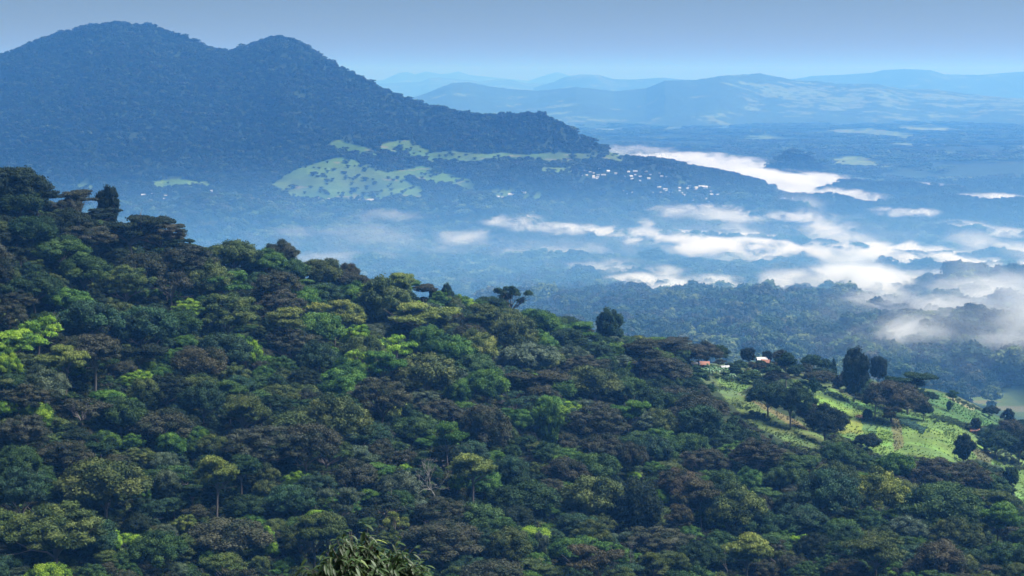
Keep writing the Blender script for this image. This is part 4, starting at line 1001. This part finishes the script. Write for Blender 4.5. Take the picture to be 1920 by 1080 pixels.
for i, (px, py, w, h, d, dens, tl) in enumerate(MIST):
    rz = max(12.0, (1.0 if tl else .62) * h / 2 * d / F)
    cand = d * np.linspace(.6, 1.25, 260); zz = pt(px, py, cand)[2] - valley_z(px + 0 * cand, cand) - (19 + .62 * rz)
    d = float(cand[np.argmin(np.abs(zz) + np.abs(cand - d) * .004)])       # where the bank floats among the tree tops
    x, y, z = [float(a) for a in pt(px, py, d)]
    ry = max(60, 1.25 * (h / 2 * d / F) / (abs(z) / d)); rx = w / 2 * d / F * 1.12
    o = link("mist", MIST_ME); o.location = (x, y, z); o.scale = (rx, ry, rz); rx *= 1.25; ry *= 1.2; rz *= 1.3; o.scale = (rx, ry, rz); path = 2 * min(ry, rz / (abs(z) / d)); dens = (dens / .02) ** 1.5 * 6.5 / (.28 * path); o.color = (dens, dens, dens, 1)
    tag(o, "white mist lying between the wooded valley ridges", "mist", "mist banks in the valley", kind="stuff")

def low_air():
    """the moist bluish air resting in the valley bottom, thinning out upwards"""
    m, n, l = mat("valley_air")
    out = n.new("ShaderNodeOutputMaterial"); pv = n.new("ShaderNodeVolumePrincipled")
    pv.inputs["Color"].default_value = (.20, .50, 1, 1); pv.inputs["Absorption Color"].default_value = (1, 1, 1, 1)
    tc = n.new("ShaderNodeTexCoord"); ln = n.new("ShaderNodeVectorMath"); ln.operation = 'LENGTH'; l.new(tc.outputs["Object"], ln.inputs[0])
    e = n.new("ShaderNodeMapRange"); e.interpolation_type = 'SMOOTHSTEP'; e.inputs[1].default_value = 1.0; e.inputs[2].default_value = .35; e.inputs[3].default_value = 0; e.inputs[4].default_value = 5.0e-4
    l.new(ln.outputs["Value"], e.inputs[0]); l.new(e.outputs[0], pv.inputs["Density"]); l.new(pv.outputs[0], out.inputs["Volume"])
    o = link("mist", npmesh("mist", iv * 1.03, if_, (m,))); o.location = (600, 2450, -375); o.scale = (3300, 2050, 300)
    tag(o, "thin blue ground haze resting over the whole valley bottom", "mist", kind="stuff")
low_air()

# ------------------------------------------------------------ houses
M_TIN = plain_mat("tin_roof", (.38, .40, .42), .45, .15, .6)
M_TIN2 = plain_mat("dull_tin_roof", (.36, .37, .38), .5, .25, .6)
M_RUST = plain_mat("rusty_roof", (.33, .15, .10), .7, .3, 1)
M_MUD = plain_mat("mud_wall", (.22, .13, .09), .9, .25, 1.5)
M_WHITE = plain_mat("lime_washed_wall", (.62, .60, .56), .8, .12, 1.5)
M_DARKWOOD = plain_mat("dark_wood", (.05, .035, .025), .8, .3, 2)
def box(x0, x1, y0, y1, z0, z1):
    v = [(x, y, z) for z in (z0, z1) for y in (y0, y1) for x in (x0, x1)]
    return v, [(0, 2, 3, 1), (4, 5, 7, 6), (0, 1, 5, 4), (2, 6, 7, 3), (0, 4, 6, 2), (1, 3, 7, 5)]
def gable_roof(L, Wd, z, rise, over=.5, th=.12):
    a, b = L / 2 + over, Wd / 2 + over; zz = z - over * rise / (Wd / 2)
    v = []; f = []
    for s in (-1, 1):
        k = len(v)
        v += [(-a, s * b, zz), (a, s * b, zz), (a, 0, z + rise), (-a, 0, z + rise), (-a, s * b, zz - th), (a, s * b, zz - th), (a, 0, z + rise - th), (-a, 0, z + rise - th)]
        f += [(k, k + 1, k + 2, k + 3), (k + 4, k + 7, k + 6, k + 5), (k, k + 4, k + 5, k + 1), (k + 1, k + 5, k + 6, k + 2), (k, k + 3, k + 7, k + 4)]
    return v, f
def gable_walls(L, Wd, z, rise):
    a, b = L / 2, Wd / 2
    v, f = box(-a, a, -b, b, -1.2, z); f = f[:1] + f[2:]
    k = len(v); v += [(-a, 0, z + rise - .13), (a, 0, z + rise - .13)]
    f += [(4, 6, k, k), (5, k + 1, 7, 7)]
    return v, f
def house(name, px, t_or_y, L, Wd, hz, rise, wall, roof, rz, label, group=None, shed=False):
    x, y, z = t_or_y
    e = bpy.data.objects.new(name, None); COL.objects.link(e); e.location = (x, y, z); e.rotation_euler = (0, 0, rz)
    tag(e, label, "house", group)
    v, f = gable_walls(L, Wd, hz, rise)
    f = [tuple(q) for q in f]; me = bpy.data.meshes.new("wall"); me.from_pydata(v, [], [q if q[2] != q[3] else q[:3] for q in f]); me.materials.append(wall); link("wall", me, e)
    v, f = gable_roof(L, Wd, hz, rise); me = npmesh("roof", v, f, (roof,)); link("roof", me, e)
    v, f = box(-.5, .5, -Wd / 2 - .05, -Wd / 2 - .003, 0, 2.0); link("door", npmesh("door", v, f, (M_DARKWOOD,)), e)
    for s in (-1, 1):
        v, f = box(s * L * .3 - .4, s * L * .3 + .4, -Wd / 2 - .04, -Wd / 2 - .003, 1.0, 1.8); link("window", npmesh("window", v, f, (M_DARKWOOD,)), e)
    return e
def on_hill(px, py):
    ts = np.linspace(0, 1, 600); x, y, z = hill(px + 0 * ts, ts); q = proj(x, y, z)[1]; i = int(np.argmin(np.abs(q - py))); return float(x[i]), float(y[i]), float(z[i])
for args in [("house", 1223, (1223, 676), 5, 4, 2.3, 1.2, M_WHITE, M_RUST, .5, "small house with rust red roof in the trees below the hooked tall tree"),
             ("house", 1303, (1303, 690), 5, 4, 2.3, 1.0, M_WHITE, M_TIN, .2, "whitish house with bright walls beside banana plants, leftmost at the field's top"),
             ("house", 1319, (1319, 690), 7, 5, 2.4, 1.6, M_MUD, M_RUST, -.1, "dark brown hut right beside the whitish house above the banana plants"),
             ("house", 1358, (1359, 694), 5, 3.5, 1.8, .8, M_MUD, M_TIN, .2, "small white roofed hut low among banana plants"),
             ("house", 1425, (1428, 682), 6.6, 4.5, 2.2, 1.8, M_MUD, M_TIN, .25, "largest house with white tin roof and brown walls on the hill crest"),
             ("house", 1432, (1434, 684), 6, 4, 1.8, 1.4, M_MUD, M_RUST, -.4, "low brown hut in front of the largest white roofed house"),
             ("house", 1500, (1500, 699), 5.5, 4, 1.9, 1.4, M_WHITE, M_TIN, .05, "house with bright tin roof alone right of the hill crest hamlet"),
             ("house", 1826, (1826, 812), 5.5, 4, 1.8, 1.4, M_MUD, M_RUST, .1, "hut with pale rusty roof among dark bushes right of the fields")]:
    nm, _, (hx, hy), L, Wd, hz, rise, wm, rm, rz, lab = args
    p = on_hill(hx, hy); house(nm, hx, (p[0], p[1], p[2] + .5), L, Wd, hz, rise, wm, rm, rz, lab)

# far town: one small house of each kind, then copies
def far_house_mesh(L, Wd, hz, rise, wall, roof):
    v, f = gable_walls(L, Wd, hz, rise); v2, f2 = gable_roof(L, Wd, hz, rise, .7)
    F2 = [tuple(a + len(v) for a in q) for q in f2]
    me = bpy.data.meshes.new("house"); fs = [q if q[2] != q[3] else q[:3] for q in map(tuple, f)]
    me.from_pydata(v + v2, [], fs + F2); me.materials.append(wall); me.materials.append(roof)
    me.polygons.foreach_set("material_index", [0] * len(fs) + [1] * len(F2)); return me
FH = [far_house_mesh(9, 7, 2.6, 3.2, M_WHITE, M_TIN), far_house_mesh(12, 7, 2.6, 3.0, M_MUD, M_TIN), far_house_mesh(8, 6, 2.5, 2.8, M_WHITE, M_TIN2), far_house_mesh(17, 8, 3, 3.6, M_WHITE, M_TIN)]
def solve_valley(px, py):
    ds = np.arange(2500, 7800, 12.0); z = valley_z(px + 0 * ds, ds); q = proj((px - 960) / F * ds, ds, z)[1]
    vis = q <= np.minimum.accumulate(q) + .01        # not hidden behind a nearer rise
    q = np.where(vis, q, 1e6); i = int(np.argmin(np.abs(q - py))); return (px - 960) / F * ds[i], ds[i], z[i]
RH = random.Random(4); TOWN = []
for lab, grp, n, poly in CL:
    xs = [p[0] for p in poly]; ys = [p[1] for p in poly]; k = 0
    while k < n:
        px, py = RH.uniform(min(xs), max(xs)), RH.uniform(min(ys), max(ys))
        if not bool(inpoly(px, py, poly)): continue
        x, y, z = solve_valley(px, py); k += 1
        if any((x - a) ** 2 + (y - b) ** 2 < 130 for a, b in TOWN): continue
        TOWN.append((x, y))
        me = FH[RH.choice([0, 0, 1, 1, 2, 2, 2, 3])]; o = link("house", me); o.location = (x, y, z + 1.5); o.rotation_euler = (0, 0, RH.choice([0, .1, -.15, .25]))
        s = RH.uniform(.6, 1.0); o.scale = (s, s, s); tag(o, lab, "house", grp)
for k in range(7):      # the long bright sheds in a row above the town
    x, y, z = solve_valley(1316 + k * 5, 353 + k * 1.3); o = link("house", FH[3]); o.location = (x, y, z + 2); o.rotation_euler = (0, 0, .1); TOWN.append((x, y))
    tag(o, "long bright roof in the slanting row above the far town", "house", "row of long bright roofs above the town")

# ------------------------------------------------------------ banana plants by the hamlet
M_BANANA = leaf_mat("banana_leaf", 'fixed', fixed=(.10, .22, .10), spec=.5, rough=.4, transl=.3)
def banana_meshes(seed):
    rng = np.random.default_rng(seed); V = []; Fc = []; T = []
    for i in range(11):
        a = i * 2.4 + rng.normal() * .2; L = 2.6 + rng.random(); el = 1.15 - .07 * i + .1 * rng.normal(); w = .36
        dx, dy = math.cos(a), math.sin(a); p = np.array([0, 0, 2.6]); k = len(V); n = 7; ang = el
        for j in range(n):
            s = j / (n - 1); ww = w * math.sin(math.pi * min(1, s * .9 + .08)) ** .6
            side = np.array([-dy, dx, 0]) * ww
            V += [p - side - (0, 0, ww * .3), p, p + side - (0, 0, ww * .3)]
            p = p + L / (n - 1) * np.array([dx * math.cos(ang), dy * math.cos(ang), math.sin(ang)]); ang -= .38
        for j in range(n - 1):
            b = k + j * 3; Fc += [(b, b + 1, b + 4, b + 3), (b + 1, b + 2, b + 5, b + 4)]; T += [.3 + .5 * rng.random()] * 2
    lm = leafmesh("leaf", np.array(V), np.array(Fc), np.zeros((0, 3), int), np.array(T), np.zeros(0), M_BANANA)
    t = TB(); t.add(*tube([(0, 0, -.4), (.04, 0, 1.3), (0, 0, 2.8)], .2, .1, 7)); return lm, t.mesh("stem", M_BARK)
BAN = [banana_meshes(k) for k in range(3)]
for i, (px, py) in enumerate([(1112, 646), (1108, 650), (1126, 652), (1138, 657), (1146, 662), (1158, 664), (1172, 668), (1236, 676), (1244, 680), (1252, 684), (1328, 694), (1336, 697), (1344, 700), (1352, 698), (1366, 699), (1375, 702), (1384, 699), (1396, 702),
                              (1404, 706), (1414, 703), (1424, 707), (1436, 704), (1330, 702), (1318, 698), (1392, 709), (1372, 709)]):
    x, y, z = on_hill(px, py + 6); lm, sm = BAN[i % 3]; e = bpy.data.objects.new("banana_plant", None); COL.objects.link(e); e.location = (x, y, z)
    s = 1.15 + .5 * RH.random(); e.scale = (s, s, s); e.rotation_euler = (0, 0, RH.uniform(0, 6))
    if px < 1200: lab, g = "broad leaved banana plant by the hooked tall skyline tree", "banana plants by the hooked tall tree"
    elif px < 1300: lab, g = "broad leaved banana plant just right of the small red roof", "banana plants by the small red roof"
    else: lab, g = "broad leaved banana plant in the grove below the hamlet", "banana grove below the hamlet"
    tag(e, lab, "banana plant", g); link("leaf", lm, e); link("stem", sm, e)

# ------------------------------------------------------------ crops, tufts and hedge rows on the open ground
def crops():
    rng = np.random.default_rng(12); N = 260000
    px = rng.uniform(1285, 1980, N); t = rng.random(N) * .55
    x, y, z = hill(px, t); qx, qy = proj(x, y, z)
    px2 = rng.uniform(335, 405, 2500); t2 = rng.random(2500) * .06; a, b, c = hill(px2, t2)
    x = np.concatenate([x, a]); y = np.concatenate([y, b]); z = np.concatenate([z, c]); qx, qy = proj(x, y, z)
    base = np.zeros((len(x), 3)); inside = np.zeros(len(x), bool)
    jx = qx + 5 * fbm(x / 9, y / 14, 3, 3); jy = qy + 2.4 * fbm(x / 9, y / 14, 4, 3)
    for poly, cc in HF + HSUB:
        m = inpoly(jx, jy, poly); base[m] = .8 * np.array(cc); inside |= m
    patch = fbm(x / 14, y / 30, 51, 3)
    keep = inside & (rng.random(len(x)) < np.clip(.35 + .9 * patch, .05, 1) * .22)
    x, y, z, base = x[keep], y[keep], z[keep], base[keep]; n = len(x)
    h = .35 + .5 * rng.random(n) ** 2; w = h * (.9 + .6 * rng.random(n))
    c = base * (1.15 + .4 * rng.random((n, 1)))
    tuft = []
    for k in range(3):
        V = []; Q = []; T = []
        for i in range(9):
            a = rng.random() * 6.28; r = .35 * rng.random(); o = np.array([r * math.cos(a), r * math.sin(a), 0]); s = np.array([-math.sin(a), math.cos(a), 0]) * .13; tip = o * 2.2 + (0, 0, .7 + .4 * rng.random())
            q = len(V); V += [o - s, o + s, tip + s * .4, tip - s * .4]; Q.append((q, q + 1, q + 2, q + 3)); T.append(rng.random())
        tuft.append(leafmesh("tuft", np.array(V), np.array(Q), np.zeros((0, 3), int), np.array(T), np.zeros(0), M_LEAF_I))
    scatter("crops", np.stack([x, y, z - .03], -1), np.stack([w * 1.6, w * 1.6, h], -1), np.stack([0 * w, 0 * w, rng.random(n) * 6.28], -1), rng.integers(0, 3, n), c, proto_collection("tufts", tuft), "tall grass and young crops covering the open slope", "crops")
    # bushy lines: the bluish crop row and the hedges between the plots
    P = []; Cc = []; Sc = []
    for (x0, y0, x1, y1, th, nn, cc, hh) in [(1690, 790, 1730, 808, 5, 220, (.05, .11, .085), 1.8), (1500, 716, 1545, 732, 5, 60, (.05, .10, .06), 2.0), (1540, 734, 1600, 756, 4, 45, (.05, .10, .05), 1.6), (1600, 762, 1650, 778, 3, 60, (.04, .08, .035), 1.4),
                                             (1750, 782, 1835, 806, 5, 150, (.035, .07, .03), 2.0), (1835, 806, 1905, 850, 4, 120, (.06, .12, .05), 1.6), (1790, 750, 1860, 778, 5, 110, (.06, .10, .05), 1.6), (1640, 765, 1760, 786, 3, 80, (.07, .13, .04), 1.2),
                                             (1620, 795, 1700, 800, 6, 30, (.05, .10, .04), 1.1), (1440, 712, 1490, 726, 6, 110, (.05, .09, .045), 2.2), (1350, 708, 1480, 716, 6, 160, (.045, .09, .04), 2.2),
                                             (1380, 758, 1530, 832, 4, 70, (.035, .07, .028), 1.7), (1850, 840, 1920, 880, 10, 160, (.05, .08, .035), 1.8), (345, 455, 400, 464, 3, 40, (.05, .1, .03), 1.2)]:
        for _ in range(nn):
            s = rng.random(); p = on_hill(x0 + (x1 - x0) * s + rng.normal() * th * .6, y0 + (y1 - y0) * s + rng.normal() * th * .5)
            hq = .62 * hh * (.5 + .9 * rng.random()); P.append((p[0], p[1], p[2] - .2)); Sc.append((hq * 1.7, hq * 1.7, hq * 1.2)); Cc.append(np.array(cc) * (1.1 + .7 * rng.random()))
    scatter("shrubbery", P, Sc, [(0, 0, rng.random() * 6.28) for _ in P], rng.integers(0, 6, len(P)), Cc, C_MID, "hedge rows and bushes dividing the open plots", "hedge")
crops()

# ------------------------------------------------------------ the leafy tree top right below the camera
def near_bush():
    rng = np.random.default_rng(21)
    m, n, l = mat("glossy_leaf")
    out = n.new("ShaderNodeOutputMaterial"); p = n.new("ShaderNodeBsdfPrincipled"); p.inputs["Roughness"].default_value = .48; p.inputs["Specular IOR Level"].default_value = .4
    a = n.new("ShaderNodeAttribute"); a.attribute_name = 'tone'; cr = n.new("ShaderNodeValToRGB")
    cr.color_ramp.elements[0].color = (.030, .060, .018, 1); cr.color_ramp.elements[1].color = (.19, .25, .06, 1); e = cr.color_ramp.elements.new(.72); e.color = (.05, .10, .03, 1)
    t = n.new("ShaderNodeBsdfTranslucent"); mx = n.new("ShaderNodeMixShader"); mx.inputs[0].default_value = .2
    l.new(a.outputs["Fac"], cr.inputs[0]); l.new(cr.outputs[0], p.inputs["Base Color"]); l.new(cr.outputs[0], t.inputs[0]); l.new(p.outputs[0], mx.inputs[1]); l.new(t.outputs[0], mx.inputs[2]); l.new(mx.outputs[0], out.inputs[0])
    D = 34.0; cx, cy_, cz = [float(q) for q in pt(676, 1150, D)]
    e0 = bpy.data.objects.new("tree", None); COL.objects.link(e0); gz = -1.7 - .375 * D
    e0.location = (cx, cy_, gz); tag(e0, "nearest tree with glossy drooping leaves at the bottom edge", "tree", "trees of the near hillside forest")
    H = cz - gz
    tb = TB(); tb.add(*tube([(0, 0, -.3), (.05, 0, H * .5), (0, 0, H)], .13, .07, 8))
    V = []; Q = []; T = []
    outl = [(-1.3, -.35), (-1.0, .25), (-.72, .75), (-.62, 1.1), (-.35, 1.42), (0, 1.62), (.22, 1.72), (.45, 1.58), (.62, 1.25), (.8, .95), (1.05, .65), (1.3, .2), (1.55, -.3)]
    twigs = []
    for k in range(430):
        q = rng.normal(size=3); q /= np.linalg.norm(q); q[2] = abs(q[2]) * (1 if rng.random() < .85 else -.4)
        r = (.35 + .65 * rng.random() ** .4)
        rx = (1.5 if q[0] > 0 else 1.3)
        prof = 1.0 + .22 * (1 - abs(q[2])) + .15 * (q[2] < .3)
        p0 = np.array([q[0] * rx * r * prof, q[1] * 1.25 * r, q[2] * 1.72 * r * (1 - .1 * abs(q[0])) + .1 * rng.normal()])
        twigs.append((p0, q))
    for p0, q in twigs:
        base = np.array([p0[0] * .35, p0[1] * .35, p0[2] * .45 - .1]); tb.add(*tube([base + (0, 0, H), (base + p0) / 2 + (0, 0, H + .05), p0 + (0, 0, H)], .014, .004, 4))
        nl = rng.integers(11, 18); tone0 = rng.random() * .35 + (.5 if rng.random() < .12 else 0)
        for j in range(nl):
            s = j / nl; o = p0 * (1 - .28 * (1 - s)) + rng.normal(size=3) * .05 + (0, 0, H)
            az = rng.random() * 6.28; out_ = np.array([math.cos(az), math.sin(az), 0]) * .8 + q * .7; out_[2] = -.25 - .75 * rng.random() + (.75 if s > .8 else 0); out_ /= np.linalg.norm(out_)
            L = .15 + .11 * rng.random(); w = L * .17
            side = np.cross(out_, (0, 0, 1)); side /= np.linalg.norm(side) + 1e-6; up = np.cross(side, out_)
            k = len(V)
            pts_ = [(0, .15), (.25, .85), (.55, 1.0), (.8, .6), (1.0, .05)]
            for s2, ww in pts_:
                c = o + out_ * L * s2 - np.array([0, 0, L * .22 * s2 * s2]); V += [c - side * w * ww + up * w * .35 * ww, c, c + side * w * ww + up * w * .35 * ww]
            tn = float(np.clip(tone0 + .12 * rng.normal(), 0, 1))
            for i in range(4):
                b = k + i * 3; Q += [(b, b + 1, b + 4, b + 3), (b + 1, b + 2, b + 5, b + 4)]; T += [tn, tn]
    lm = leafmesh("crown", np.array(V), np.array(Q), np.zeros((0, 3), int), np.array(T), np.zeros(0), m)
    link("crown", lm, e0); link("trunk", tb.mesh("trunk", M_BARK), e0)
near_bush()
